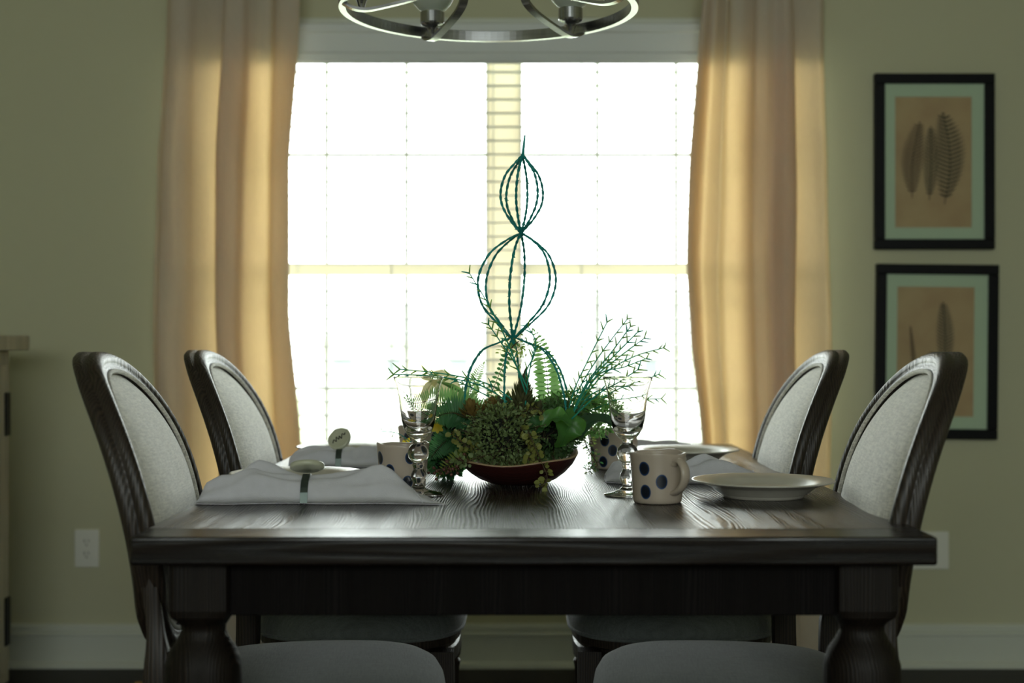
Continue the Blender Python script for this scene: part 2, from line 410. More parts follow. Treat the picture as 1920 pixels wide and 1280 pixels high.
h2 = thing('neighbour_house', 'second pale house with a broad grey roof, right of the first', 'house', (0, 36, GZ))
s_ = 36/F
obj('wall', MB().box(hx(1060), hx(1420), 0, 8, 0, hz(655)), HS, h2)
rm = MB(); x0, x1, x2, x3 = hx(1045), hx(1130), hx(1350), hx(1440)
rm.add([(x0,-.4,hz(655)),(x3,-.4,hz(655)),(x3,8.4,hz(655)),(x0,8.4,hz(655)),(x1,3.5,hz(540)),(x2,3.5,hz(540))],[(0,1,5,4),(1,2,5),(2,3,4,5),(3,0,4),(3,2,1,0)])
obj('roof', rm, HR, h2)
for a, c, d, e in ((1110, 1150, 672, 705), (1205, 1235, 672, 705), (1300, 1330, 672, 705)):
    wf = obj('window', MB().box(hx(a)-.05, hx(c)+.05, -.06, 0, hz(e)-.05, hz(d)+.05), VINYL, h2)
    obj('pane', MB().box(hx(a), hx(c), -.08, -.055, hz(e), hz(d)), HWN, wf)

# ------------------------------------------------------------------ window blind
bl = thing('window_blind', 'white wooden slat blind with a deep valance, hung open across the double window', 'blind', (0, 4.515, 0))
BX0, BX1 = WX0+.006, WX1-.006
vz0, vz1 = P(0, 121, 4.46).z, P(0, 46, 4.46).z
vp = [(-.045, vz0), (-.052, vz0+.006), (-.052, vz0+.03), (-.047, vz0+.036), (-.047, vz1-.032), (-.054, vz1-.026), (-.054, vz1-.004), (-.048, vz1), (.0, vz1), (.0, vz1-.01), (-.035, vz1-.01), (-.035, vz0)]
WXA, WXB = P(365, 0, 4.47).x, P(1524, 0, 4.47).x
obj('valance', MB().loops([[(WXA, y-.03, z) for y, z in vp], [(WXB, y-.03, z) for y, z in vp]]), VALANCE, bl)
obj('head_rail', MB().box(BX0, BX1, -.025, .02, WZ1-.045, WZ1-.003), VALANCE, bl)
z = WZ1-.075; pitch = .0435; k = 0
zs = []
while z > WZ0+.05: zs.append(z); z -= pitch
tl = math.radians(4)
for z in zs:
    ring = []
    for x in (BX0, BX1):
        pts = []
        for q in range(7):
            u = -1+2*q/6; pts.append((x, u*.024*math.cos(tl), z+u*.024*math.sin(tl)+.002*(1-u*u)+.0014))
        for q in range(6, -1, -1):
            u = -1+2*q/6; pts.append((x, u*.024*math.cos(tl), z+u*.024*math.sin(tl)+.002*(1-u*u)-.0014))
        ring.append(pts)
    obj('slat', MB().loops(ring), BLIND, bl)
obj('bottom_rail', MB().box(BX0, BX1, -.024, .024, WZ0+.003, WZ0+.022), BLIND, bl, bevel=.003)
for px in (400, 560, 735, 925, 1090, 1300, 1480):
    x = P(px, 0, 4.53).x; c = MB()
    for yy in (-.026, .026): c.tube([(x, yy, WZ0+.02), (x, yy, WZ1-.04)], .0011, 5)
    obj('ladder_cord', c, VALANCE, bl)

# ------------------------------------------------------------------ curtains
def curtain(path, edge, outer, label, side):
    """path: list of (px, depth) across the panel at mid height, from the outer edge to the edge by the window"""
    pts = crom(path, 9); nz = 44; zt, zb = 2.33, .012
    n = len(pts)-1
    xo, xi = pts[0][0], pts[-1][0]
    def fn(u, v):
        i = round(u*n); px, d = pts[i]; z = zt+(zb-zt)*v
        py = HZ-(z-CAMZ)*F/4.38
        t = min(1, max(0, (px-xo)/((285 if xo > 900 else 549)-xo if xo < 900 else 1284-xo)))
        px2 = px+(interp(edge, py)-(1284 if xo > 900 else 549))*t*t+(interp(outer, py)-xo)*(1-t)**2+3*math.sin(z*2.3+t*5)*t*(1-t)*2
        g = min(1, max(0, (z-1.7)/.6)); dd = d*(1-.35*g)+.04*g
        dd += .006*math.sin(z*5+px*.03)+.004*math.sin(z*11+px*.05)
        px2 += 2.2*math.sin(z*4.1+px*.043)
        return ((px2-CX)*4.38/F, 4.44-dd, z)
    mb = MB().grid(fn, n, nz)
    org = ((xo+xi)/2-CX)*4.38/F
    t = thing('curtain', label, 'curtain', (org, 4.38, 0), group=None)
    mb.v = [(a-org, b-4.38, c) for a, b, c in mb.v]
    o = obj('curtain_panel', mb, CURT, t, smooth=True)
    hem = MB()
    return t
curtain([(288,.035),(300,.04),(330,.035),(352,.045),(358,.06),(345,.075),(315,.08),(303,.095),(312,.115),(335,.12),(352,.105),(366,.075),(385,.05),(405,.04),(435,.035),(453,.05),(456,.07),(440,.08),(420,.085),(412,.10),(418,.12),(435,.125),(450,.115),(460,.085),(478,.055),(496,.05),(506,.075),(512,.105),(524,.12),(540,.115),(549,.095),(545,.075),(530,.065),(515,.06)],
        [(-60,566),(0,565),(110,561),(300,547),(600,545),(720,556),(830,566),(1250,560)], [(-60,316),(0,310),(300,290),(800,284),(1250,288)],
        'beige linen curtain hanging left of the window, glowing amber in its folds', -1)
curtain([(1556,.04),(1545,.07),(1525,.06),(1505,.05),(1480,.035),(1440,.03),(1412,.035),(1403,.05),(1415,.065),(1450,.07),(1478,.072),(1488,.088),(1482,.115),(1465,.13),(1445,.11),(1425,.125),(1408,.12),(1398,.09),(1380,.055),(1358,.05),(1347,.085),(1340,.12),(1330,.10),(1318,.07),(1306,.08),(1294,.11),(1285,.115),(1284,.095),(1295,.075),(1310,.06)],
        [(-60,1318),(0,1314),(110,1306),(300,1292),(500,1285),(650,1293),(780,1308),(840,1312),(1250,1306)], [(-60,1540),(0,1545),(300,1556),(800,1560),(1250,1555)],
        'beige linen curtain hanging right of the window beside the fern prints', 1)
rod = thing('curtain_rod', 'dark curtain rod above the window', 'curtain rod', (0, 4.38, 2.3455))
obj('rod', MB().tube([(-1.3, 0, 0), (1.15, 0, 0)], .011, 12), IRON, rod, smooth=True)
for x in (-1.2, -.03, 1.07): obj('bracket', MB().box(x-.008, x+.008, -.005, .11, -.02, .0), IRON, rod)
for x in (-1.32, 1.17): obj('finial', MB().lathe([(0, -.02), (.014, -.016), (.02, 0), (.014, .016), (0, .02)], (x, 0, 0), 16), IRON, rod, smooth=True)

# ------------------------------------------------------------------ outlets
def outlet(name, label, px, py, wpx, duplex):
    c = P(px, py, WY); t = thing(name, label, 'outlet', (c.x, WY, c.z)); hw = wpx/2*WY/F
    obj('cover_plate', MB().box(-hw, hw, -.007, 0, -.0595, .0595), OUTLET, t, bevel=.003)
    if duplex:
        for s in (-1, 1):
            rc = obj('receptacle', MB().lathe([(0, 0), (.016, 0), (.017, -.001), (.017, -.003)], (0, 0, 0), 20), OUTLET, t)
            rc.rotation_euler = (PI/2, 0, 0); rc.location = (0, -.0085, s*.0195)
            sl = MB(); sl.box(-.0075, -.0055, -.0095, -.008, s*.0195-.001, s*.0195+.009); sl.box(.005, .007, -.0095, -.008, s*.0195+.001, s*.0195+.008); sl.box(-.002, .002, -.0095, -.008, s*.0195-.010, s*.0195-.006)
            obj('socket_slots', sl, SLOT, t)
outlet('wall_outlet', 'white duplex wall outlet low on the wall left of the near left chair', 164, 1027, 46, True)
outlet('wall_outlet', 'white wall plate low on the wall, half hidden behind the table corner at right', 1742, 1031, 72, False)

# ------------------------------------------------------------------ framed prints
def fernprint(mb, x, z0, z1, w, lean, curve=0.0, yy=-.0155, n=22):
    """pressed fern drawn as thin raised flat shapes"""
    pts = []
    for i in range(n+1):
        t = i/n; pts.append((x+lean*t+curve*math.sin(PI*t), z0+(z1-z0)*t))
    for (a, c), (b2, d) in zip(pts, pts[1:]):
        mb.add([(a-.0012, yy, c), (a+.0012, yy, c), (b2+.0012, yy, d), (b2-.0012, yy, d)], [(0,1,2,3)])
    for i in range(2, n+1):
        t = i/n; L = w*(math.sin(PI*min(1, (1-t)*.93+.07))**.7 if t < .98 else .12)*(1-.25*t)
        px, pz = pts[i]; hh = (z1-z0)/n*.6
        for s in (-1, 1):
            mb.add([(px, yy, pz-hh*.5), (px+s*L*.6, yy, pz+L*.22-hh*.45), (px+s*L, yy, pz+L*.45), (px+s*L*.5, yy, pz+L*.2+hh*.35), (px, yy, pz+hh*.4)],
                   [(0,1,2,3,4)] if s > 0 else [(4,3,2,1,0)])
def paper():
    m = M('aged_tan_paper'); b = m.b
    tc = m.node('ShaderNodeTexCoord'); nz = m.node('ShaderNodeTexNoise', i_Scale=9.0, i_Detail=6.0); m.link(tc.outputs['Object'], nz.inputs['Vector'])
    cr = m.node('ShaderNodeValToRGB'); e = cr.color_ramp.elements; e[0].position = .3; e[0].color = lin('bf9a76'); e[1].position = .7; e[1].color = lin('cfae86')
    m.link(nz.outputs['Fac'], cr.inputs[0]); m.link(cr.outputs[0], b.inputs['Base Color']); b.inputs['Roughness'].default_value = .9
    return m.m
PAPER = paper(); FI1 = simple('print_ink_purple_brown', '4e362c', .9); FI2 = simple('print_ink_grey_green', '35322a', .9)
def picture(label, x0, x1, y0, y1, px0, px1, py0, py1, rot, ferns):
    c = P((x0+x1)/2, (y0+y1)/2, WY); k = WY/F
    t = thing('framed_fern_print', label, 'picture', (c.x, WY-.002, c.z), group=None); t.rotation_euler = (0, rot, 0)
    W, H = (x1-x0)/2*k, (y1-y0)/2*k; bw = .032
    fr = MB(); 
    fr.box(-W, W, -.026, 0, H-bw, H); fr.box(-W, W, -.026, 0, -H, -H+bw); fr.box(-W, -W+bw, -.026, 0, -H+bw, H-bw); fr.box(W-bw, W, -.026, 0, -H+bw, H-bw)
    obj('frame', fr, BLACK, t, bevel=.003)
    cxp, cyp = (x0+x1)/2, (y0+y1)/2
    a, b_, c_, d = (px0-cxp)*k, (px1-cxp)*k, (cyp-py1)*k, (cyp-py0)*k
    mt = MB(); iw, ih = W-bw, H-bw
    mt.box(-iw, iw, -.015, -.004, d, ih); mt.box(-iw, iw, -.015, -.004, -ih, c_); mt.box(-iw, a, -.015, -.004, c_, d); mt.box(b_, iw, -.015, -.004, c_, d)
    obj('mat_board', mt, MAT_, t)
    pr = obj('print', MB().box(a, b_, -.0125, -.004, c_, d), PAPER, t)
    for x, ya, yb, w_, ln, cu, mt_ in ferns:
        fb = MB(); fernprint(fb, (x-cxp)*k, (cyp-ya)*k, (cyp-yb)*k, w_*k, ln*k, cu*k, yy=-.0128)
        obj('pressed_fern', fb, mt_, pr)
    obj('glazing', MB().box(-iw, iw, -.019, -.0175, -ih, ih), PANE, t)
picture('black framed print of three pressed ferns, upper of two on the wall', 1637, 1861, 140, 468, 1676, 1819, 183, 427, 0,
        [(1708, 372, 232, 27, 14, -6, FI1), (1740, 376, 240, 20, 3, 2, FI2), (1768, 384, 215, 36, -2, 12, FI2)])
picture('black framed fern print, lower of two, partly hidden by the near right chair', 1639, 1867, 496, 822, 1679, 1823, 538, 780, math.radians(.6),
        [(1768, 700, 568, 22, -3, 3, FI2), (1718, 740, 612, 7, -14, 0, FI1), (1745, 730, 660, 20, 0, 0, FI1)])

# ------------------------------------------------------------------ cabinet at the left edge
cb = thing('cabinet', 'whitewashed distressed cabinet with black strap hinges at the left edge', 'cabinet', (-1.7, 3.5, 0))
def bx(x0, x1, y0, y1, z0, z1): return MB().box(x0+1.7, x1+1.7, y0-3.5, y1-3.5, z0, z1)
obj('body', bx(-2.0, -1.431, 2.95, 4.05, .06, 1.0), WWOOD, cb, bevel=.003)
obj('top', bx(-2.02, -1.385, 2.92, 4.085, 1.0005, 1.043), WWOOD, cb, bevel=.004)
for ya, yb, hy in ((3.515, 4.003, (3.972, 4.006)), (3.0, 3.49, (2.998, 3.03))):
    dr = obj('door', bx(-1.431, -1.417, ya, yb, .10, .96), WWOOD, cb, bevel=.002)
    for za, zb in ((.762, .883), (.175, .31)): obj('hinge', bx(-1.4175, -1.411, hy[0], hy[1], za, zb), IRON, dr, bevel=.002)
for fy in (2.97, 3.98):
    for fx in (-1.99, -1.48): obj('foot', bx(fx, fx+.045, fy, fy+.045, 0, .061), WWOOD, cb)
sb = MB()
for k in range(26):
    a = R.uniform(0, 2*PI); l = R.uniform(.012, .03); c0 = Vector((R.uniform(-.02,.02), R.uniform(-.02,.02), .006))
    q = c0+Vector((math.cos(a)*l, math.sin(a)*l, R.uniform(0, .026))); sb.tube([c0, (c0+q)/2+Vector((0,0,.008)), q], [.006, .006, .002], 5)
o = obj('dried_tuft', sb, simple('dry_tan_fibre', 'a8854c', .8), smooth=True); p = P(250, 1282, 4.2); o.location = (p.x, 4.15, 0)
o['label'] = 'small crumpled tan tuft lying on the dark floor left of the table leg'; o['category'] = 'tuft'

# ------------------------------------------------------------------ dining table
TX0, TX1, TY0, TY1, TZ = -.512, .570, 1.905, 3.69, .76
tcx, tcy = (TX0+TX1)/2, (TY0+TY1)/2
tb = thing('dining_table', 'weathered dark wood dining table with turned legs, laid for four', 'table', (tcx, tcy, 0))
hw, hl = (TX1-TX0)/2, (TY1-TY0)/2
obj('tabletop', MB().box(-hw, hw, -hl+.09, hl-.09, TZ-.037, TZ), TABLE, tb, bevel=.002)
for s in (-1, 1):
    ya, yb = sorted((s*(hl-.089), s*hl)); obj('end_board', MB().box(-hw-.0005, hw+.0005, ya, yb, TZ-.038, TZ+.0003), TABLEX, tb, bevel=.004)
ax, ay = .43, hl-.045
for s in (-1, 1):
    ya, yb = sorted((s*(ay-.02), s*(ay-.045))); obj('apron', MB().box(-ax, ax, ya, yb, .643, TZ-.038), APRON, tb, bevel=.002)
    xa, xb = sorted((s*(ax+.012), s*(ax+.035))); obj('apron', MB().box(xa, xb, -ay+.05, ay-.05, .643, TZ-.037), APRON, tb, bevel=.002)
def sq(a, z):   # square block that turns into a round baluster
    k = min(1, max(0, (z-.632)/.012))
    c = max(abs(math.cos(a)), abs(math.sin(a))); e = 1/(c+.0)
    return 1+(min(e, 1.32)-1)*k
legp = [(0,0),(.030,0),(.034,.01),(.036,.05),(.028,.06),(.030,.075),(.022,.09),(.026,.2),(.034,.32),(.044,.42),(.052,.49),(.054,.54),(.053,.572),(.047,.592),(.037,.606),(.031,.618),(.031,.626),(.035,.632),(.041,.642),(.0425,.652),(.0425,.7225),(0,.7225)]
for sx in (-1, 1):
    for sy in (-1, 1):
        obj('leg', MB().lathe(legp, (sx*(hw-.080), sy*(hl-.088), 0), 40, sq), TABLEZ, tb, smooth=False).data.polygons.foreach_set('use_smooth', [True]*0 or [])
for o in tb.children:
    if o.name.startswith('leg'):
        for p in o.data.polygons: p.use_smooth = p.center.z < .63

# ------------------------------------------------------------------ dining chair (faces +X)
def cbase(z): return -.185-.44*max(0, z-.5)**2
def cx(y, z): return cbase(z)-.035*max(0, 1-(y/.235)**2)*min(1, max(0, (z-.5)/.12))
OZ, OA, OB = .773, .221, .211
def oval(a, k=1.0, e=2.35):
    c, s = math.cos(a), math.sin(a)
    r = (abs(c)**e+abs(s)**e)**(-1/e)
    return OA*k*c*r, OZ+OB*k*s*r
def make_chair(label):
    t = thing('dining_chair', label, 'chair', group='upholstered round back dining chairs')
    n = 72
    prof = [(-.010,-.019),(-.010,.008),(-.009,.016),(-.006,.0205),(-.001,.021),(.003,.0185),(.006,.0205),(.013,.023),(.019,.020),(.0225,.013),(.0225,.005),(.0185,.001),(.0185,-.002),(.0225,-.006),(.0225,-.016),(.018,-.022),(.006,-.024),(-.006,-.023)]
    rings = []
    for i in range(n):
        a = 2*PI*i/n; y, z = oval(a); y2, z2 = oval(a+.01); y0_, z0_ = oval(a-.01)
        ty, tz = y2-y0_, z2-z0_; l = math.hypot(ty, tz); ny, nz_ = tz/l, -ty/l
        rings.append([(cx(y+ny*p, z+nz_*p)+d, y+ny*p, z+nz_*p) for p, d in prof])
    obj('back_frame', MB().loops(rings, closed=True), CHWOOD, t, smooth=True)
    def pad(sgn, bulge):
        mb = MB(); nr = 12; vs = []; fs = []
        y, z = 0, OZ; vs.append((cx(0, OZ)+sgn*(.004+bulge), 0, OZ))
        for j in range(1, nr+1):
            r = j/nr*.985
            for i in range(n):
                y, z = oval(2*PI*i/n, r); q = (r/.985)
                d = .004+bulge*(max(0, 1-q**2.6))**.85
                vs.append((cx(y, z)+sgn*d, y, z))
        for i in range(n): fs.append((0, 1+i, 1+(i+1) % n) if sgn > 0 else (0, 1+(i+1) % n, 1+i))
        for j in range(nr-1):
            for i in range(n):
                a, b, c, d = 1+j*n+i, 1+j*n+(i+1) % n, 1+(j+1)*n+(i+1) % n, 1+(j+1)*n+i
                fs.append((a, d, c, b) if sgn > 0 else (a, b, c, d))
        return mb.add(vs, fs)
    bp = obj('backrest', pad(1, .060), LINEN, t, smooth=True)
    obj('back_panel', pad(-1, .014), LINEN, t, smooth=True)
    pp = []
    for i in range(n):
        y, z = oval(2*PI*i/n, .958); pp.append((cx(y, z)+.0215, y, z))
    obj('piping', MB().tube(pp, .0038, 6, closed=True), LINEN, bp, smooth=True)
    # seat pad: rounded D
    def sear(r, a):
        c, s = math.cos(a), math.sin(a); e = 3.2
        q = (abs(c)**e+abs(s)**e)**(-1/e)
        x = .215*r*c*q; y = .24*r*s*q
        y *= 1-.10*max(0, -c)
        return x+.018, y
    mb = MB(); rings = []
    def ring(r, z): return [(*sear(r, 2*PI*i/n), z) for i in range(n)]
    rings = [ring(.95, .432), ring(.985, .434), ring(1.0, .442), ring(1.005, .455), ring(.99, .472), ring(.95, .487), ring(.88, .496), ring(.75, .502), ring(.5, .507), ring(.25, .509), ring(.05, .5095)]
    obj('seat', MB().loops(rings), SEATL, t, smooth=True)
    obj('seat_piping', MB().tube([(*sear(1.0, 2*PI*i/n), .437) for i in range(n)], .004, 6, closed=True), SEATL, t, smooth=True)
    rail = [ring(.93, .372), ring(.955, .376), ring(.955, .402), ring(.935, .406), ring(.935, .412), ring(.97, .416), ring(.97, .4315), ring(.6, .4315)]
    obj('seat_rail', MB().loops(rail), CHWOOD, t, smooth=False)
    lp = [(0,0),(.012,0),(.015,.008),(.012,.02),(.016,.16),(.0195,.29),(.022,.305),(.017,.312),(.022,.32),(.022,.33),(.0,.33)]
    for s in (-1, 1):
        def flute(a, z): return 1-(.06*(.5+.5*math.cos(a*10)) if .02 < z < .30 else 0)
        lb = MB().lathe(lp, (.195, s*.195, 0), 40, flute); lb.box(.172, .218, s*.195-.023, s*.195+.023, .33, .412)
        obj('leg', lb, CHWOOD, t, smooth=False)
        pts = crom([(-.235, s*.205, 0), (-.212, s*.206, .15), (-.195, s*.208, .32), (-.187, s*.212, .48), (cx(.217, .60), s*.217, .60), (cx(.221, .70), s*.2205, .70), (cx(.221, .77), s*.2215, .77)], 5); rg = []
        for q, (x, y, z) in enumerate(pts):
            h = (.016+.006*min(1, z/.3))*(1 if z < .54 else max(.55, 1-(z-.54)/.12)); hy = .0165 if z < .54 else max(.006, .0165-.0105*(z-.54)/.08)
            rg.append([(x-h, y-hy*.8, z), (x-h*.9, y-hy, z), (x-.002, y-hy*.9, z), (x+h*.9, y-hy, z), (x+h, y-hy*.8, z), (x+h, y+hy*.8, z), (x+h*.9, y+hy, z), (x+.002, y+hy*.8, z), (x-.002, y+hy*.8, z), (x-h*.9, y+hy, z), (x-h, y+hy*.8, z)])
        obj('leg', MB().loops(rg), CHWOOD, t, smooth=True)
    return t
c0 = make_chair('grey linen round back chair, left side of the table nearest the camera')
c0.location = (-.340, 2.30, 0); c0.rotation_euler = (0, 0, math.radians(4))
dup(c0, (-.333, 3.02, 0), 0, 'grey linen round back chair, left side of the table in front of the curtain')
dup(c0, (.365, 2.30, 0), PI-math.radians(3), 'grey linen round back chair, right side, in front of the lower fern print')
dup(c0, (.352, 3.02, 0), PI-math.radians(1), 'grey linen round back chair, right side of the table in front of the curtain')

# ------------------------------------------------------------------ plates
def plate(label, x, y):
    t = thing('dinner_plate', label, 'plate', (x, y, TZ+.0006), group='stoneware dinner plates')
    pr = [(0,.004),(.055,.004),(.058,.0),(.068,.0),(.070,.004),(.073,.006),(.078,.009),(.088,.017),(.100,.022),(.118,.0262),(.1205,.0278),(.1195,.0295),(.117,.0292),(.098,.0262),(.088,.022),(.080,.0165),(.070,.0135),(.05,.0125),(0,.0122)]
    obj('plate_body', MB().lathe(pr, (0,0,0), 72), PLATE, t, smooth=True)
    return t
p0 = plate('cream stoneware plate beside the near dotted mug, right side of the table', .425, 2.41)
def dplate(x, y, l): dup(p0, (x, y, TZ+.0006), 0, l, 'stoneware dinner plates')
dplate(.378, 3.12, 'cream stoneware plate in front of the far right chair')
dplate(-.385, 2.55, 'cream stoneware plate mostly hidden behind the near left napkin')
dplate(-.365, 3.20, 'cream stoneware plate behind the far left napkin')

# ------------------------------------------------------------------ napkins and rings
def napkin(label, pos, L, hprof, wprof, rz, seed, ringu, tailcut=0):
    """hprof, wprof: height and half-width along u in 0..1 (left to right)"""
    rr = random.Random(seed); ph = [rr.uniform(0, 6) for _ in range(6)]
    t = thing('napkin', label, 'napkin', pos, rz, group='folded napkins')
    nu, nv = 90, 40
    def fn(u, v):
        # v: 0 front bottom edge .. 1 back bottom edge over the top
        h = interp(hprof, u); w_ = interp(wprof, u); dr = u-ringu
        s = 2*v-1; prof = max(0, 1-abs(s)**3.2)
        crease = .11*math.sin(s*7+ph[0]+dr*9)+.09*math.sin(s*12+ph[1]-dr*9)+.05*math.sin(s*4+u*16+ph[2])
        z = h*prof**.60*(1+crease*min(1, abs(dr)*6+.15)*(1-abs(s)**6))+.0022
        # folded-over diagonal flap edges
        fl = math.sin(u*9+s*1.5+ph[3]); z += .004*max(0, fl)**3*prof
        y = s*w_+.006*math.sin(u*13+ph[4])*abs(s)
        sk = tailcut*max(0, u-.8)*5*.02*(1-s)
        x = (u-.5)*L+sk*(1-prof*.4)
        return (x, y, max(.0012, z))
    top = MB().grid(fn, nu, nv)
    # bottom sheet
    m = len(top.v)
    bot = [(x, y, .0006) for x, y, z in top.v]
    mb = MB(); mb.add(top.v, [tuple(reversed(f)) for f in top.f]); 
    n0 = len(mb.v); mb.add(bot, top.f)
    edge = [i*(nv+1) for i in range(nu+1)]
    for e, rev in (([i*(nv+1) for i in range(nu+1)], True), ([i*(nv+1)+nv for i in range(nu+1)], False), (list(range(nv+1)), False), ([nu*(nv+1)+j for j in range(nv+1)], True)):
        for a, b in zip(e, e[1:]):
            f = (a, b, b+n0, a+n0); mb.f.append(tuple(reversed(f)) if rev else f)
    obj('folded_cloth', mb, NAPK, t, smooth=True)
    # hem line near the right end as a raised stitched edge
    hem = [Vector(fn(.93, j/30))+Vector((0,0,.0010)) for j in range(31)]
    obj('hem', MB().tube(hem, .0009, 5), NAPK, t, smooth=True)
    return t, fn
def ring(label, nt, fn, u, tilt, roll, pos, rz, mark, rad=.028):
    t = thing('napkin_ring', label, 'napkin ring', pos, rz, group='ceramic disc napkin rings')
    nv = 24; rg = []
    for j in range(nv+1):
        v = j/nv; q = []
        for du, dz in ((-.006, .0012), (.006, .0012), (.006, .0036), (-.006, .0036)):
            p = Vector(fn(u, v)); s = 2*v-1
            off = Vector((0, s*abs(s)**2, max(.0, 1-abs(s)**4))); off = off.normalized() if off.length > 0 else Vector((0,0,1))
            p = p+off*dz; p.x += du; q.append(p)
        rg.append(q)
    obj('band', MB().loops(rg), BAND, t, smooth=False)
    top = Vector(fn(u, .5))
    dk = MB().lathe([(0,0),(rad*.9,0),(rad,.002),(rad*1.01,.006),(rad*.97,.0085),(rad*.86,.0092),(rad*.80,.0082),(0,.0082)], (0,0,0), 40)
    d = obj('disc', dk, RING, t, smooth=True); d.location = top+Vector((0, 0, .006)); d.rotation_euler = (tilt, roll, 0)
    d.location += Vector((0, 0, rad*.55*abs(math.sin(tilt))))
    if mark:
        pts = [(-.016,-.004),(-.011,.003),(-.008,-.005),(-.004,.006),(-.001,-.003),(.003,.004),(.005,-.005),(.010,.005),(.014,.0),(.017,.004)]
        obj('painted_scribble', MB().tube([(x, y, .0086) for x, y in crom(pts, 4)], .0010, 6), INK, d, smooth=True)
    return t
HP = [(0,.004),(.03,.026),(.10,.036),(.15,.038),(.21,.050),(.25,.054),(.30,.049),(.38,.040),(.46,.035),(.55,.037),(.68,.044),(.77,.050),(.81,.050),(.85,.043),(.90,.026),(.95,.009),(1,.002)]
WP = [(0,.040),(.15,.048),(.3,.046),(.47,.036),(.6,.040),(.8,.046),(1,.050)]
pos = (-.327, 2.335, TZ+.0006)
n1, f1 = napkin('white linen napkin lying nearest the camera on the left of the table', pos, .365, HP, WP, 0, 3, .475, 1)
ring('ceramic disc napkin ring tilted flat, on the nearest napkin at the left', n1, f1, .475, math.radians(-20), math.radians(-3), pos, 0, True)
HP2 = [(0,.012),(.06,.028),(.2,.034),(.35,.038),(.5,.033),(.6,.030),(.75,.036),(.9,.032),(1,.018)]
WP2 = [(0,.03),(.2,.052),(.45,.042),(.6,.038),(.8,.052),(1,.058)]
pos = (-.355, 3.02, TZ+.0006)
n2, f2 = napkin('white linen napkin on the left behind the first, its ring disc facing the camera', pos, .23, HP2, WP2, 0, 11, .46)
ring('ceramic disc napkin ring with dark scribble, tipped up on the far left napkin', n2, f2, .46, math.radians(50), math.radians(-32), pos, 0, True, .026)
HP3 = [(0,.010),(.05,.030),(.12,.034),(.25,.026),(.4,.026),(.5,.032),(.62,.040),(.72,.036),(.88,.020),(1,.006)]
pos = (.325, 2.665, TZ+.0006)
n3, f3 = napkin('white linen napkin behind the near right plate, flap beside the right goblet', pos, .30, HP3, WP2, math.radians(0), 21, .42)
ring('ceramic disc napkin ring just above the near right mug rim', n3, f3, .42, math.radians(-6), math.radians(-4), pos, 0, False, .026)
HP4 = [(0,.012),(.15,.028),(.35,.026),(.6,.022),(.85,.014),(1,.006)]
pos = (.34, 3.37, TZ+.0006)
n4, f4 = napkin('white linen napkin at the far right, behind the far right plate', pos, .28, HP4, WP2, 0, 33, .22)
ring('ceramic disc napkin ring on the far right napkin behind the right goblet', n4, f4, .22, math.radians(14), math.radians(-10), pos, 0, False, .026)

# ------------------------------------------------------------------ mugs
SPOTS = [(-68,.058),(-30,.037),(-67,.020),(-128,.040),(-150,.060),(-156,.016),(159,.036),(127,.058),(100,.022),(62,.045)]
DOT = dotted_mat(SPOTS)
def mug(label):
    t = thing('mug', label, 'mug', group='cream mugs with navy dots')
    def wob(a, z): return 1+.012*math.sin(2*a+1)+.008*math.sin(3*a+z*40)
    n = 64
    def zz(pr):
        mb = MB().lathe(pr, (0,0,0), n, wob)
        mb.v = [(x, y, z+(.0016*math.sin(2*math.atan2(y, x)+.5)+.0010*math.sin(5*math.atan2(y, x)))*(z/.08)**2) for x, y, z in mb.v]; return mb
    body = zz([(0,.002),(.034,.002),(.036,0),(.0385,.001),(.0400,.006),(.0415,.02),(.0435,.05),(.0460,.076),(.0466,.080),(.0458,.0822),(.0440,.0820),(.0432,.079),(.0408,.05),(.0388,.02),(.036,.008),(0,.006)])
    obj('cup', body, DOT, t, smooth=True)
    pts = crom([(0,-.043,.064),(0,-.050,.070),(0,-.059,.070),(0,-.068,.060),(0,-.070,.045),(0,-.062,.030),(0,-.050,.021),(0,-.041,.018)], 6)
    rg = []
    for i, p in enumerate(pts):
        q = Vector(pts[min(i+1, len(pts)-1)])-Vector(pts[max(i-1, 0)]); q.normalize(); nrm = Vector((1,0,0)).cross(q)
        rg.append([Vector(p)+Vector((1,0,0))*.0085*math.cos(k*PI/6)+nrm*.0045*math.sin(k*PI/6) for k in range(12)])
    obj('handle', MB().loops(rg), CUPIN, t, smooth=True)
    return t
m0 = mug('cream mug with navy dots and handle, in front of the right goblet')
m0.location = (.238, 2.325, TZ+.0006); m0.rotation_euler = (0, 0, math.radians(33))
def dmug(x, y, r, l): dup(m0, (x, y, TZ+.0006), math.radians(r), l)
dmug(-.194, 2.53, 172, 'cream mug with navy dots standing behind the left goblet')
dmug(.205, 2.96, 130, 'dotted cream mug at the far right, behind trailing greenery')
dmug(-.200, 3.08, 200, 'dotted cream mug at the far left, mostly hidden behind the left goblet bowl')

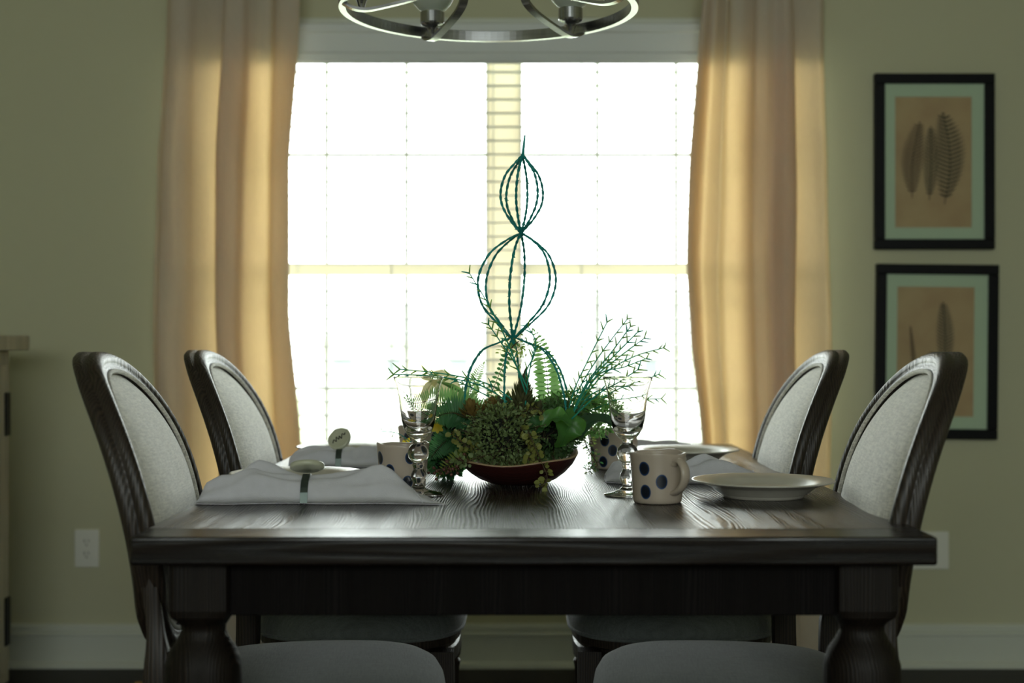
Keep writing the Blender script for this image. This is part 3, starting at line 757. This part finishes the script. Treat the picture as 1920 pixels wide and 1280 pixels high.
# ------------------------------------------------------------------ goblets
def goblet(label, x, y, square):
    t = thing('goblet', label, 'goblet', (x, y, TZ+.0006), group='clear glass goblets')
    outer = [(0,0),(.036,0),(.0405,.0008),(.0412,.0022),(.038,.0036),(.026,.0065),(.014,.0105),(.0095,.015),(.0085,.019),(.0115,.024),(.0135,.030),(.0125,.037),(.0092,.042),(.0085,.046),(.0105,.050),(.0110,.052),(.0095,.0545),(.0125,.058),(.0170,.064),(.0188,.0715),(.0170,.079),(.0125,.0855),(.0090,.0875),(.0095,.0905),(.0088,.094),(.013,.0965),(.0195,.1035),(.0255,.1145),(.0290,.128),(.0312,.145),(.0334,.165),(.0368,.183),(.0410,.196),(.0431,.2014)]
    inner = [(.0431,.2021),(.0427,.2023),(.0424,.2015),(.0402,.1957),(.0360,.1825),(.0325,.165),(.0301,.146),(.0274,.130),(.0228,.1195),(.0160,.1115),(.008,.1085),(0,.108)]
    def shp(a, z):
        if square and z < .012:
            k = 1-z/.012; c = max(abs(math.cos(a)), abs(math.sin(a))); return 1+(min(1/c, 1.3)-1)*k*.9
        return 1
    o = obj('glass_body', MB().lathe(outer+inner, (0,0,0), 64, shp), GLASS, t, smooth=True)
    if square: t.rotation_euler = (0, 0, math.radians(12))
    return t
goblet('clear glass goblet with ball stem and squarish foot, left of the centrepiece', -.1605, 2.44, True)
goblet('clear glass goblet with ball stem and round foot, right of the centrepiece', .1975, 2.43, False)

# ------------------------------------------------------------------ chandelier
CH = Vector((-.046, 2.80, 0)); RZ = 1.675
ch = thing('chandelier', 'brushed nickel ring chandelier with frosted bell shades over the table', 'chandelier', (CH.x, CH.y, 2.62))
def C(r, a, z): return (r*math.sin(a), r*math.cos(a), z-2.62)
n = 128; rg = []
for i in range(n):
    a = 2*PI*i/n; rg.append([C(r, a, z) for r, z in ((.280, RZ), (.2935, RZ), (.2945, RZ+.001), (.2945, RZ+.021), (.2935, RZ+.022), (.281, RZ+.022), (.280, RZ+.021))])
obj('ring_band', MB().loops(rg, closed=True), NICKEL, ch, smooth=False)
armp = crom([(.287,1.678),(.268,1.668),(.24,1.6655),(.20,1.675),(.15,1.690),(.12,1.704),(.105,1.720),(.090,1.76),(.078,1.83),(.062,1.92),(.03,1.99),(.012,2.01)], 5)
for k in range(5):
    a = math.radians(-29.5+72*k); rg = []
    for i, (r, z) in enumerate(armp):
        r2, z2 = armp[min(i+1, len(armp)-1)]; r1, z1 = armp[max(i-1, 0)]; l = math.hypot(r2-r1, z2-z1); tn = ((r2-r1)/l, (z2-z1)/l); nr, nz_ = -tn[1], tn[0]
        q = []
        for s, d in ((-.009, -.0028), (.009, -.0028), (.009, .0028), (-.009, .0028)):
            p = Vector(C(r+nr*d, a, z+nz_*d)); p += Vector((math.cos(a), -math.sin(a), 0))*s; q.append(p)
        rg.append(q)
    obj('arm', MB().loops(rg), NICKEL, ch)
    c = C(.25, a, 0)
    obj('socket', MB().lathe([(0,1.668),(.006,1.668),(.008,1.676),(.011,1.684),(.014,1.688),(.008,1.691),(.019,1.694),(.0245,1.697),(.0255,1.700),(.0255,1.722),(.022,1.724),(0,1.724)], c, 32), NICKEL, ch, smooth=False)
    obj('shade', MB().lathe([(.022,1.7245),(.030,1.729),(.040,1.740),(.048,1.757),(.053,1.78),(.058,1.81),(.068,1.84),(.075,1.853),(.0735,1.854),(.0665,1.841),(.0565,1.811),(.0515,1.781),(.0465,1.758),(.0385,1.742),(.029,1.7315),(.022,1.7275)], c, 40), FROST, ch, smooth=True)
obj('stem', MB().lathe([(0,1.99),(.012,1.99),(.02,2.0),(.02,2.03),(.008,2.04),(.008,2.59),(.05,2.60),(.055,2.6195),(0,2.6195)], (0,0,-2.62), 24), NICKEL, ch, smooth=False)
# ------------------------------------------------------------------ centrepiece: dough bowl
def L3(*p): return [P(*q) for q in p]
bw = thing('dough_bowl', 'carved reddish brown wooden dough bowl full of artificial greenery, centre of the table', 'bowl', (.0115, 2.665, TZ+.0006))
def bowl_mesh():
    na, mb = 48, MB(); rings = []
    def pt(k, a, z):
        c, s = math.cos(a), math.sin(a); e = 2.5; q = (abs(c)**e+abs(s)**e)**(-1/e)
        x, y = .112*k*c*q, .165*k*s*q
        zz = z+(z/.048)*(x*.045+max(0, y)*.10+.004*math.cos(2*a)+.0015*math.sin(5*a+1))
        return (x, y, max(0, zz))
    for k, z in ((.02,0),(.30,0),(.50,.002),(.66,.010),(.80,.021),(.92,.034),(.985,.0455),(1.0,.048),(.985,.0505),(.955,.050),(.93,.046),(.84,.034),(.70,.022),(.50,.013),(.25,.009),(.02,.008)):
        rings.append([pt(k, 2*PI*i/na, z) for i in range(na)])
    return mb.loops(rings), na
bm_, na_ = bowl_mesh()
o = obj('bowl_body', bm_, BOWLW, bw, smooth=True); o.data.materials.append(BOWLI)
for i, p in enumerate(o.data.polygons):
    if 7*na_ <= i: p.material_index = 1

# ------------------------------------------------------------------ foliage builders
def leaf(mb, base, d, nrm, L, W, curl=.2, rnd=False, seg=4):
    d = d.normalized(); s = d.cross(nrm)
    if s.length < 1e-5: s = d.orthogonal()
    s.normalize(); up = s.cross(d).normalized(); vs = []; fs = []
    for i in range(seg+1):
        t = i/seg; w_ = (math.sin(PI*min(1, max(0, t*.94+.03)))**(.55 if rnd else .8))*W/2*(1 if i < seg else .25)
        if i == 0: w_ = W*.08
        c = base+d*L*t+up*(-curl*L*t*t)
        vs += [c-s*w_+up*w_*.25, c, c+s*w_+up*w_*.25]
    for i in range(seg):
        a = i*3; fs += [(a, a+1, a+4, a+3), (a+1, a+2, a+5, a+4)]
    mb.add(vs, fs)
def rv(rr): 
    while True:
        v = Vector((rr.uniform(-1,1), rr.uniform(-1,1), rr.uniform(-1,1)))
        if .05 < v.length < 1: return v.normalized()
def localise(mb, org): mb.v = [(a-org[0], b-org[1], c-org[2]) for a, b, c in mb.v]; return mb
def frond(label, pts, half, n, mat, face=(0,-1,0), seed=1, up=.35, wfac=.30, cat='fern frond', stemmat=None, sides=(-1,1), r=.0012, dens=.66):
    """pts: (px, py, Y) from base to tip; half: leaflet length in px by position (base to tip)"""
    rr = random.Random(seed); n = int(n*dens); wfac *= .78; c = [Vector(p) for p in crom([tuple(q) for q in L3(*pts)], 10)]
    k = pts[0][2]/F; org = c[0]
    t = thing('fern_frond', label, cat, org)
    st = MB().tube(c, [r*(1-.7*i/len(c)) for i in range(len(c))], 6)
    obj('stem', localise(st, org), stemmat or STEMB, t, smooth=True)
    lf = MB(); f = Vector(face).normalized()
    ln = [0]
    for a, b in zip(c, c[1:]): ln.append(ln[-1]+(b-a).length)
    for i in range(n):
        u = (i+.5)/n; s = u*ln[-1]; j = max(q for q in range(len(c)) if ln[q] <= s+1e-9); j = min(j, len(c)-2)
        w_ = (s-ln[j])/max(1e-9, ln[j+1]-ln[j]); p = c[j].lerp(c[j+1], w_); d = (c[j+1]-c[j]).normalized()
        side = d.cross(f).normalized(); LL = interp(half, u)*k
        for sg in sides:
            dd = side*sg+d*up+f*rr.uniform(-.25, .25); leaf(lf, p, dd, -f+rv(rr)*.25, LL*rr.uniform(.88, 1.08), max(.0022, LL*wfac), rr.uniform(.0, .3))
    leaf(lf, c[-1], c[-1]-c[-2], -f, .008, .004)
    obj('leaflets', localise(lf, org), mat, t, smooth=True)
    return t
def clump(name, label, c, rad, n, size, mat, seed, core=None, rnd=False, cat='foliage', root=None, hemi=-1.0, wr=.55, sprigs=0):
    rr = random.Random(seed); org = P(*c); k = c[2]/F
    rx, rz = rad[0]*k, rad[1]*k; ry = rad[2]
    t = thing(name, label, cat, org)
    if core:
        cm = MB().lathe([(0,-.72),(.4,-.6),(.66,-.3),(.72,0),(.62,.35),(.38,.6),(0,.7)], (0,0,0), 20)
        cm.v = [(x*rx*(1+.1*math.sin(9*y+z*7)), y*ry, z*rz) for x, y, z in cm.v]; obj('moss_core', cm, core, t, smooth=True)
    lf = MB(); st = MB()
    for i in range(n):
        d = rv(rr)
        if d.z < hemi: d.z = -d.z*.5
        q = Vector((d.x*rx, d.y*ry, d.z*rz))*rr.uniform(.62, 1.03)
        dr = (d+rv(rr)*.9).normalized(); s = size*rr.uniform(.6, 1.3)
        leaf(lf, q, dr, rv(rr), s, s*wr, rr.uniform(-.2, .5), rnd, 3 if n > 500 else 4)
    for i in range(max(10, n//25)):
        d = rv(rr); q = Vector((d.x*rx, d.y*ry, d.z*rz)); e = rv(rr)*.3+d
        st.tube([q*.5, q*.9+rv(rr)*.003, Vector((e.x*rx, e.y*ry, e.z*rz))*1.06], [.0009, .0007, .0004], 4)
    for i in range(sprigs):
        a = rr.uniform(0, PI); d = Vector((math.cos(a), rr.uniform(-.6, .2), math.sin(a)*.9)); q = Vector((d.x*rx, d.y*ry, d.z*rz)); e = q*1.28+rv(rr)*.004
        st.tube([q*.8, e], [.0007, .0004], 4)
        for j in range(5): leaf(lf, q.lerp(e, j/4), rv(rr)+d*.5, rv(rr), size*.7, size*.4)
    if root:
        a = P(*root)-org; st.tube([Vector((0,0,0)), a*.5+Vector((0,0,.006)), a], .0016, 5)
    obj('stems', st, STEMB, t, smooth=True); obj('leaves', lf, mat, t, smooth=True)
    return t
def sprig(name, label, pts, n, size, mat, seed, cat='sprig', rnd=True, stem=STEMB, gap=.004, berry=False, r=.0010):
    rr = random.Random(seed); c = [Vector(p) for p in crom([tuple(q) for q in L3(*pts)], 8)]; org = c[0]
    t = thing(name, label, cat, org)
    st = MB().tube(c, [r*(1-.5*i/len(c)) for i in range(len(c))], 6); lf = MB()
    for i in range(n):
        u = (i+.6)/n; f = u*(len(c)-1); j = min(int(f), len(c)-2); p = c[j].lerp(c[j+1], f-j); d = (c[j+1]-c[j]).normalized()
        o_ = rv(rr); o_ = (o_-d*o_.dot(d)).normalized(); q = p+o_*gap*rr.uniform(.5, 1.6)+d*gap*.6
        st.tube([p, q], .0005, 4); s = size*rr.uniform(.75, 1.2)
        if berry:
            lf.lathe([(0,-s*.5),(s*.35,-s*.36),(s*.5,0),(s*.35,.36*s),(0,.5*s)], tuple(q+o_*s*.4), 10)
        else: leaf(lf, q, o_+d*.4+rv(rr)*.3, Vector((0,-1,.3))+rv(rr)*.8, s, s*(.85 if rnd else .45), .15, rnd)
    obj('stem', localise(st, org), stem, t, smooth=True)
    obj('berries' if berry else 'leaves', localise(lf, org), mat, t, smooth=True)
    return t

# ------------------------------------------------------------------ wire topiary
wt = thing('wire_topiary', 'tall glare-tinted teal wire finial of two open bulbs with a thin spike, rising from the greenery', 'wire ornament', P(970, 760, 2.70))
org = P(970, 760, 2.70)
YT = 2.70; kk = YT/F
def axis(py): return interp([(255,984),(290,980),(435,977),(630,962),(760,968)], py)
def wire(pxy, seed, thorn=True, rad=.0023):
    """pxy: list of (dx, dy_depth in px, py) around the axis"""
    rr = random.Random(seed); pts = [P(axis(py)+dx, py, YT)+Vector((0, dd*kk, 0)) for dx, dd, py in pxy]
    c = [Vector(p) for p in crom([tuple(p) for p in pts], 8)]; mb = MB()
    for s in (0, PI):
        w_ = []
        for i, p in enumerate(c): a = i*.9+s; w_.append(p+Vector((math.cos(a), math.sin(a), 0))*rad*.55)
        mb.tube(w_, rad*.72, 5)
    if thorn:
        i = 2
        while i < len(c)-1:
            for q in range(rr.randint(1, 3)):
                d = rv(rr); mb.tube([c[i], c[i]+d*rr.uniform(.0022, .005)], [.0012, .0006], 4)
            i += rr.randint(1, 4)
    obj('wire', localise(mb, org), WIRE, wt, smooth=True)
UB = [(0,290),(.33,305),(.78,328),(1.0,358),(.93,385),(.55,412),(.12,432),(0,437)]
LB = [(0,437),(.32,449),(.74,474),(.97,508),(1.0,540),(.83,575),(.42,607),(.1,630),(0,636)]
for i in range(6):
    a = math.radians(75+60*i); wire([(41*r*math.sin(a), 41*r*math.cos(a), y) for r, y in UB], 10+i)
    a = math.radians(70+60*i); wire([(77*r*math.sin(a), 77*r*math.cos(a), y) for r, y in LB], 30+i)
    a = math.radians([78, 118, 192, 250, 285, 5][i]); wire([(r*math.sin(a), r*math.cos(a), y) for r, y in ((2,632),(28,642),(62,657),(86,690),(98,728),(103,760),(105,800))], 50+i, rad=.0019)
mb = MB().tube(L3((984,253,YT),(982,275,YT),(980,296,YT)), [.0015,.0024,.0028], 6)
obj('spike', localise(mb, org), WIRE, wt, smooth=True)
mb = MB().tube(L3((978,428,YT),(977,437,YT),(976,446,YT)), [.0025,.0042,.0022], 8); mb.tube(L3((963,618,YT),(962,636,YT),(962,650,YT)), [.003,.0052,.004], 8); mb.tube(L3((980,288,YT),(980,296,YT)), [.0028,.0022], 8)
obj('binding', localise(mb, org), WIRE, wt, smooth=True)
lf = MB(); rr = random.Random(5)
for i in range(130):
    q = P(rr.gauss(966, 16), rr.gauss(650, 12), YT+rr.uniform(-.02, .02)); leaf(lf, q, rv(rr), rv(rr), rr.uniform(.005, .012), rr.uniform(.002, .004))
obj('vine_leaves', localise(lf, org), simple('yellowish_vine_leaf', '7f9a48', .5, trans=.4, tcol='b4d060'), wt, smooth=True)

# ------------------------------------------------------------------ dense clumps in and around the bowl
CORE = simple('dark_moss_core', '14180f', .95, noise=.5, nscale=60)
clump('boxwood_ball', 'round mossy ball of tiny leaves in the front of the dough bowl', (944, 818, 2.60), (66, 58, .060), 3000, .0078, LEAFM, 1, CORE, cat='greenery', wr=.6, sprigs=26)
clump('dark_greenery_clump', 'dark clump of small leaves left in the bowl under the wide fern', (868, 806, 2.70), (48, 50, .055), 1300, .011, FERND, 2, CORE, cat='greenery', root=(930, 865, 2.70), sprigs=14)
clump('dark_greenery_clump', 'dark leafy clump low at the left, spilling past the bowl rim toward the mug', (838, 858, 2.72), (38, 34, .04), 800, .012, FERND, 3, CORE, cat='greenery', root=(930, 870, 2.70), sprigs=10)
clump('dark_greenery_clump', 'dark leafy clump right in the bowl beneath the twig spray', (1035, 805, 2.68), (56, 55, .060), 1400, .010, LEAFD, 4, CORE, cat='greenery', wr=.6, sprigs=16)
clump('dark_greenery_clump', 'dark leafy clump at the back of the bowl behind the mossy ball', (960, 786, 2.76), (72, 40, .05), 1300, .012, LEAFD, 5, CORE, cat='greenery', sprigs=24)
clump('airy_greenery_clump', 'loose light green clump right of the bowl, above the far dotted mug', (1118, 782, 2.78), (40, 36, .035), 380, .011, FERN, 6, cat='greenery', root=(1040, 850, 2.72), sprigs=18)
clump('airy_greenery_clump', 'loose light green leaves between the twigs above the bowl right side', (1075, 756, 2.72), (42, 22, .03), 330, .010, FERN, 7, cat='greenery', root=(1040, 850, 2.72), sprigs=22)
# succulent cone and rusty tufts
def rosette(label, c, h, w_, n, seed, mat, lean=(0,0,1)):
    rr = random.Random(seed); org = P(*c); t = thing('succulent_spike', label, 'succulent', org); lf = MB(); ax = Vector(lean).normalized()
    for i in range(n):
        u = i/n; a = i*2.4; s = ax.orthogonal().normalized(); s2 = ax.cross(s); d = s*math.cos(a)+s2*math.sin(a)
        leaf(lf, ax*h*u+d*w_*.2*(1-u), d*(1-u*.7)+ax*(.4+u), ax-d, w_*(1-u*.62)*rr.uniform(.8, 1.15), .0068, -.25)
    obj('leaves', lf, mat, t, smooth=True); obj('stem', MB().tube([ax*-.03, ax*h], [.003, .0015], 6), STEMB, t, smooth=True)
rosette('tall dark succulent spike rising above the middle of the bowl', (975, 782, 2.66), .078, .042, 200, 1, SUCC, (.12, 0, 1))
rosette('short rusty tipped succulent at the foot of the left wire legs', (888, 785, 2.64), .028, .032, 70, 2, RUST, (-.2, -.2, 1))
rosette('rusty tipped succulent between the two left wire legs', (922, 782, 2.64), .030, .030, 70, 3, RUST, (.05, -.3, 1))
rosette('dark succulent leaning left of the tall spike', (948, 782, 2.64), .034, .024, 80, 4, SUCC, (-.35, -.1, 1))
rosette('small dark succulent right of the tall spike', (1002, 780, 2.64), .024, .022, 60, 5, SUCC, (.4, -.2, 1))

# ------------------------------------------------------------------ ferns
frond('upright green fern frond standing right of the wire legs', [(1030,790,2.72),(1028,740,2.72),(1024,690,2.72),(1015,650,2.72),(1003,622,2.72)], [(0,22),(.2,27),(.5,26),(.75,18),(.9,12),(1,6)], 32, FERN, seed=1, up=.12, wfac=.52)
frond('dark fern frond hanging down left from the wire binding', [(972,640,2.66),(957,655,2.65),(941,690,2.64),(925,728,2.64),(910,768,2.65)], [(0,7),(.3,13),(.7,11),(1,4)], 26, FERND, face=(.25,-1,0), seed=2, up=.2, wfac=.6)
frond('pale fuzzy fern frond left of the wire legs', [(876,770,2.78),(882,735,2.78),(893,705,2.78),(905,684,2.78)], [(0,16),(.4,18),(.8,12),(1,5)], 24, simple('pale_fern', '8fb078', .6, trans=.5, tcol='c8e8a8'), seed=3, up=.4, wfac=.34, dens=1.0)
frond('broad green fern frond reaching left behind the goblet', [(905,790,2.68),(860,762,2.68),(815,755,2.68),(775,760,2.66),(757,752,2.66)], [(0,34),(.3,40),(.6,30),(.85,15),(1,5)], 40, FERN, face=(0,-1,.3), seed=4, up=.1, wfac=.2, dens=.95)
frond('second green fern frond arching left under the broad one', [(900,800,2.66),(868,778,2.65),(835,775,2.64),(806,790,2.62)], [(0,30),(.5,34),(.85,18),(1,5)], 34, FERND, face=(0,-1,.2), seed=5, up=.25, wfac=.2, dens=.95)
frond('dark fern frond drooping low left past the bowl rim', [(895,815,2.68),(862,812,2.67),(830,832,2.66),(808,858,2.66)], [(0,28),(.5,34),(.85,18),(1,6)], 34, FERND, face=(0,-1,.2), seed=6, up=.25, wfac=.2, dens=.95)
frond('yellow green fern frond drooping left beside the berries', [(888,848,2.66),(858,862,2.64),(838,875,2.63),(822,889,2.62)], [(0,18),(.5,22),(1,6)], 22, FERNY, face=(0,-1,.2), seed=7, up=.35, wfac=.26)
frond('small dark fern tip left of the goblet stem bowl', [(812,800,2.60),(790,780,2.60),(772,765,2.60),(763,748,2.60)], [(0,9),(.5,12),(1,4)], 20, FERND, seed=8, up=.4)
frond('yellow green fern frond reaching right behind the twigs', [(1060,768,2.80),(1085,752,2.80),(1115,744,2.80),(1146,742,2.80)], [(0,12),(.5,14),(1,5)], 22, FERNY, face=(0,-1,.3), seed=9, up=.1)
frond('green fern frond arching right above the far mug', [(1075,790,2.76),(1110,768,2.77),(1150,775,2.78),(1180,800,2.78)], [(0,18),(.5,20),(1,6)], 26, FERN, face=(0,-1,.4), seed=10, up=.2)
frond('short green fern frond tucked behind the upright one', [(1012,780,2.76),(1040,735,2.78),(1050,705,2.79)], [(0,14),(.5,16),(1,5)], 22, FERN, seed=12, up=.3)

# ------------------------------------------------------------------ broad leaves
def broad(label, pts, W, mat, face, seed, ruffle=.004):
    """pts (px,py,Y) base to tip; W: list of (u, half-width m)"""
    rr = random.Random(seed); c = [Vector(p) for p in crom([tuple(q) for q in L3(*pts)], 8)]; org = c[0]; f = Vector(face).normalized()
    t = thing('broad_leaf', label, 'leaf', org); n = len(c)-1; nv = 12
    def fn(u, v):
        i = round(u*n); d = (c[min(i+1, n)]-c[max(i-1, 0)]).normalized(); s = d.cross(f).normalized(); w_ = interp(W, u); q = 2*v-1
        return tuple(c[i]-org+s*w_*q+f*(abs(q)**1.5*w_*.45+ruffle*math.sin(u*16+q*3)*abs(q)**2)-f*.001*(abs(math.sin(u*24))*(1-abs(q))))
    obj('leaf_blade', MB().grid(fn, n, nv), mat, t, smooth=True)
    obj('midrib', MB().tube([p-org-f*.0008 for p in c], [.0013*(1-.6*i/n) for i in range(n+1)], 6), mat, t, smooth=True)
WL = [(0,.006),(.2,.020),(.5,.030),(.8,.022),(1,.004)]
broad('large green ruffled leaf standing up at the right of the bowl', [(1050,838,2.62),(1060,815,2.60),(1070,788,2.60),(1072,764,2.62)], [(0,.010),(.3,.024),(.55,.030),(.8,.016),(1,.001)], BROAD, (.5,-1,.25), 1, .008)
broad('bright green folded leaf edge leaning left over the ball', [(1072,795,2.58),(1050,782,2.57),(1030,785,2.57),(1014,800,2.57)], [(0,.008),(.4,.018),(.8,.012),(1,.003)], BROAD, (.0,-.7,.7), 2)
broad('dark green round leaf behind the ball, left of the ruffled leaf', [(1008,812,2.59),(1005,795,2.58),(998,780,2.58)], [(0,.008),(.5,.018),(1,.006)], simple('dark_broad_leaf', '3c6a3c', .4, trans=.35, tcol='64a044'), (0,-1,.2), 3)
broad('long grey green leaf arching right above the far mug', [(1075,825,2.66),(1100,795,2.68),(1130,788,2.72),(1160,805,2.76),(1178,828,2.80)], [(0,.008),(.3,.018),(.6,.018),(.85,.010),(1,.002)], simple('grey_green_leaf', '456650', .45, trans=.3, tcol='6ca070'), (0,-.7,.75), 4)
broad('pale cream petal behind the left goblet', [(862,752,2.84),(845,728,2.84),(826,712,2.84),(805,702,2.85)], [(0,.010),(.4,.022),(.75,.018),(1,.004)], CREAM, (0,-1,.3), 5, .002)
broad('second pale cream petal hanging behind the left goblet bowl', [(826,715,2.84),(812,722,2.83),(800,742,2.82),(797,762,2.82)], [(0,.006),(.4,.013),(.75,.011),(1,.003)], CREAM, (.2,-1,.1), 6, .002)
broad('olive leaf blade pointing left above the fern', [(880,745,2.80),(858,730,2.80),(840,722,2.80),(826,716,2.80)], [(0,.003),(.5,.006),(1,.001)], FERN, (0,-1,.4), 7, .001)
def blossom(label, c, size, seed):
    rr = random.Random(seed); org = P(*c); t = thing('yellow_blossom', label, 'flower', org); mb = MB()
    for i in range(7):
        a = i*2*PI/7+.3; leaf(mb, Vector((0,0,0)), Vector((math.cos(a), -.4, math.sin(a))), Vector((0,-1,0)), size*rr.uniform(.8,1.1), size*.55, .1, True)
    obj('petals', mb, YELL, t, smooth=True)
blossom('small yellow blossom at the left edge of the dark greenery', (820, 800, 2.64), .014, 1)
blossom('small yellow blossom seen left of the goblet stem', (762, 835, 2.68), .016, 2)

# ------------------------------------------------------------------ trailing sprigs
sprig('trailing_sprig', 'olive round leaved sprig hanging over the front rim of the bowl', [(990,808,2.535),(1003,838,2.520),(1016,868,2.508),(1026,895,2.500),(1016,912,2.498)], 44, .0105, LEAFY, 1)
sprig('trailing_sprig', 'olive round leaved sprig over the rim, left of the hanging one', [(975,800,2.55),(988,822,2.54),(998,845,2.53),(990,862,2.52)], 26, .0105, LEAFY, 2)
sprig('trailing_sprig', 'green round leaved sprig at the left end of the bowl', [(905,845,2.58),(880,838,2.57),(862,826,2.56),(848,812,2.56)], 36, .010, LEAFY, 3)
sprig('trailing_sprig', 'green sprig spilling along the left rim of the bowl', [(925,850,2.57),(895,858,2.55),(872,865,2.55),(855,858,2.55)], 36, .009, LEAFM, 4)
sprig('berry_sprig', 'brown berry sprig hanging left of the bowl just above the table', [(880,860,2.58),(852,868,2.57),(830,878,2.56),(812,888,2.55)], 20, .0062, BERRY, 5, berry=True, gap=.006)
sprig('berry_sprig', 'second brown berry sprig under the left end of the bowl', [(882,868,2.57),(862,874,2.56),(845,882,2.56)], 12, .0062, BERRY, 6, berry=True, gap=.006)
sprig('trailing_sprig', 'small leaved sprig hanging down in front of the far right mug', [(1098,795,2.80),(1106,830,2.82),(1112,860,2.84),(1104,886,2.85)], 60, .0075, LEAFM, 7, rnd=False, gap=.006)
sprig('trailing_sprig', 'thin dark sprig trailing to the table right of the bowl', [(1092,812,2.78),(1104,845,2.80),(1120,872,2.82),(1098,882,2.83)], 36, .007, FERND, 8, rnd=False, gap=.006)
sprig('trailing_sprig', 'round leaved sprig above the mossy ball', [(955,800,2.60),(975,775,2.585),(1000,765,2.58),(1018,772,2.575)], 24, .0098, LEAFY, 9)
sprig('bud_twig', 'glare-tinted teal twig with two dark buds reaching left over the left mug', [(800,850,2.62),(770,828,2.62),(745,812,2.62),(712,808,2.62)], 5, .006, SUCC, 10, rnd=False, stem=WIRE, gap=.004, r=.0009)
sprig('bud_twig', 'dark glare-tinted teal twig reaching left just above the left mug rim', [(800,838,2.63),(770,830,2.63),(745,836,2.63),(722,846,2.63)], 4, .007, SUCC, 11, rnd=False, stem=WIRE, gap=.004, r=.0010)

# ------------------------------------------------------------------ twig sprays with forked tips
def spray(label, twigs, seed):
    rr = random.Random(seed); org = P(*twigs[0][0]); t = thing('twig_spray', label, 'twig spray', org)
    for tw in twigs:
        c = [Vector(p) for p in crom([tuple(q) for q in L3(*tw)], 8)]; mb = MB().tube(c, [.0016*(1-.4*i/len(c)) for i in range(len(c))], 5); tp = MB()
        n = len(c); L = sum((b-a).length for a, b in zip(c, c[1:])); m = max(3, int(L/.022))
        for j in range(m+1):
            u = .25+.75*j/m; i = min(n-2, int(u*(n-1))); p = c[i].lerp(c[i+1], u*(n-1)-i) if j < m else c[-1]; d = (c[i+1]-c[i]).normalized()
            for s in ((-1, 1) if j == m or rr.random() < .45 else (rr.choice((-1, 1)),)):
                sd = d.cross(Vector((0,-1,0))).normalized()*s; e = p+(d*.75+sd*rr.uniform(.45,.85)+Vector((0, rr.uniform(-.5,.5), 0))).normalized()*rr.uniform(.010, .019)
                (tp if rr.random() < .8 else mb).tube([p, p.lerp(e, .5)+d*.0004, e], [.0014, .0012, .0007], 4)
        nf = len(mb.f); mb.add(tp.v, tp.f)
        o = obj('twig', localise(mb, org), TWIG, t, smooth=True); o.data.materials.append(TWIGG)
        for p in o.data.polygons: p.material_index = 1 if p.index >= nf else 0
spray('airy spray of glare-tinted teal twigs with forked green tips fanning out to the right', [
    [(1062,790,2.66),(1075,735,2.66),(1100,680,2.66),(1138,604,2.66)],
    [(1064,790,2.70),(1085,730,2.70),(1125,665,2.72),(1176,598,2.74)],
    [(1066,790,2.64),(1100,718,2.63),(1145,662,2.62),(1182,612,2.62)],
    [(1068,790,2.62),(1105,715,2.61),(1150,668,2.60),(1196,622,2.60)],
    [(1070,790,2.70),(1112,712,2.72),(1160,670,2.74),(1208,634,2.76)],
    [(1070,785,2.74),(1125,708,2.76),(1185,670,2.78),(1244,652,2.80)],
    [(1072,785,2.70),(1120,705,2.71),(1170,688,2.72),(1212,672,2.72)],
    [(1072,785,2.60),(1120,740,2.58),(1160,716,2.56),(1196,693,2.55)],
    [(1080,780,2.72),(1130,745,2.74),(1190,718,2.76),(1235,702,2.78)],
    [(1080,785,2.74),(1130,760,2.76),(1185,750,2.78),(1240,747,2.80)],
    [(1078,780,2.68),(1105,742,2.68),(1140,728,2.68),(1180,726,2.68)]], 3)
spray('pair of long glare-tinted teal twigs with forked tips reaching left over the goblet', [
    [(975,762,2.66),(920,722,2.64),(840,702,2.62),(750,692,2.60)],
    [(970,768,2.66),(905,724,2.63),(820,706,2.60),(738,702,2.58)],
    [(965,770,2.70),(900,735,2.70),(850,712,2.70),(800,700,2.70)]], 4)
spray('thin twig with forked tip crossing the lower wire bulb', [
    [(985,735,2.62),(955,650,2.60),(918,575,2.58),(880,512,2.56)],
    [(990,730,2.62),(965,680,2.61),(938,640,2.60),(916,608,2.60)]], 5)
spray('short dark twigs standing right of the wire binding', [
    [(985,760,2.64),(990,710,2.63),(998,670,2.62),(1004,640,2.62),(990,612,2.62)],
    [(985,760,2.66),(986,700,2.65),(1000,670,2.65),(1006,648,2.65)]], 6)
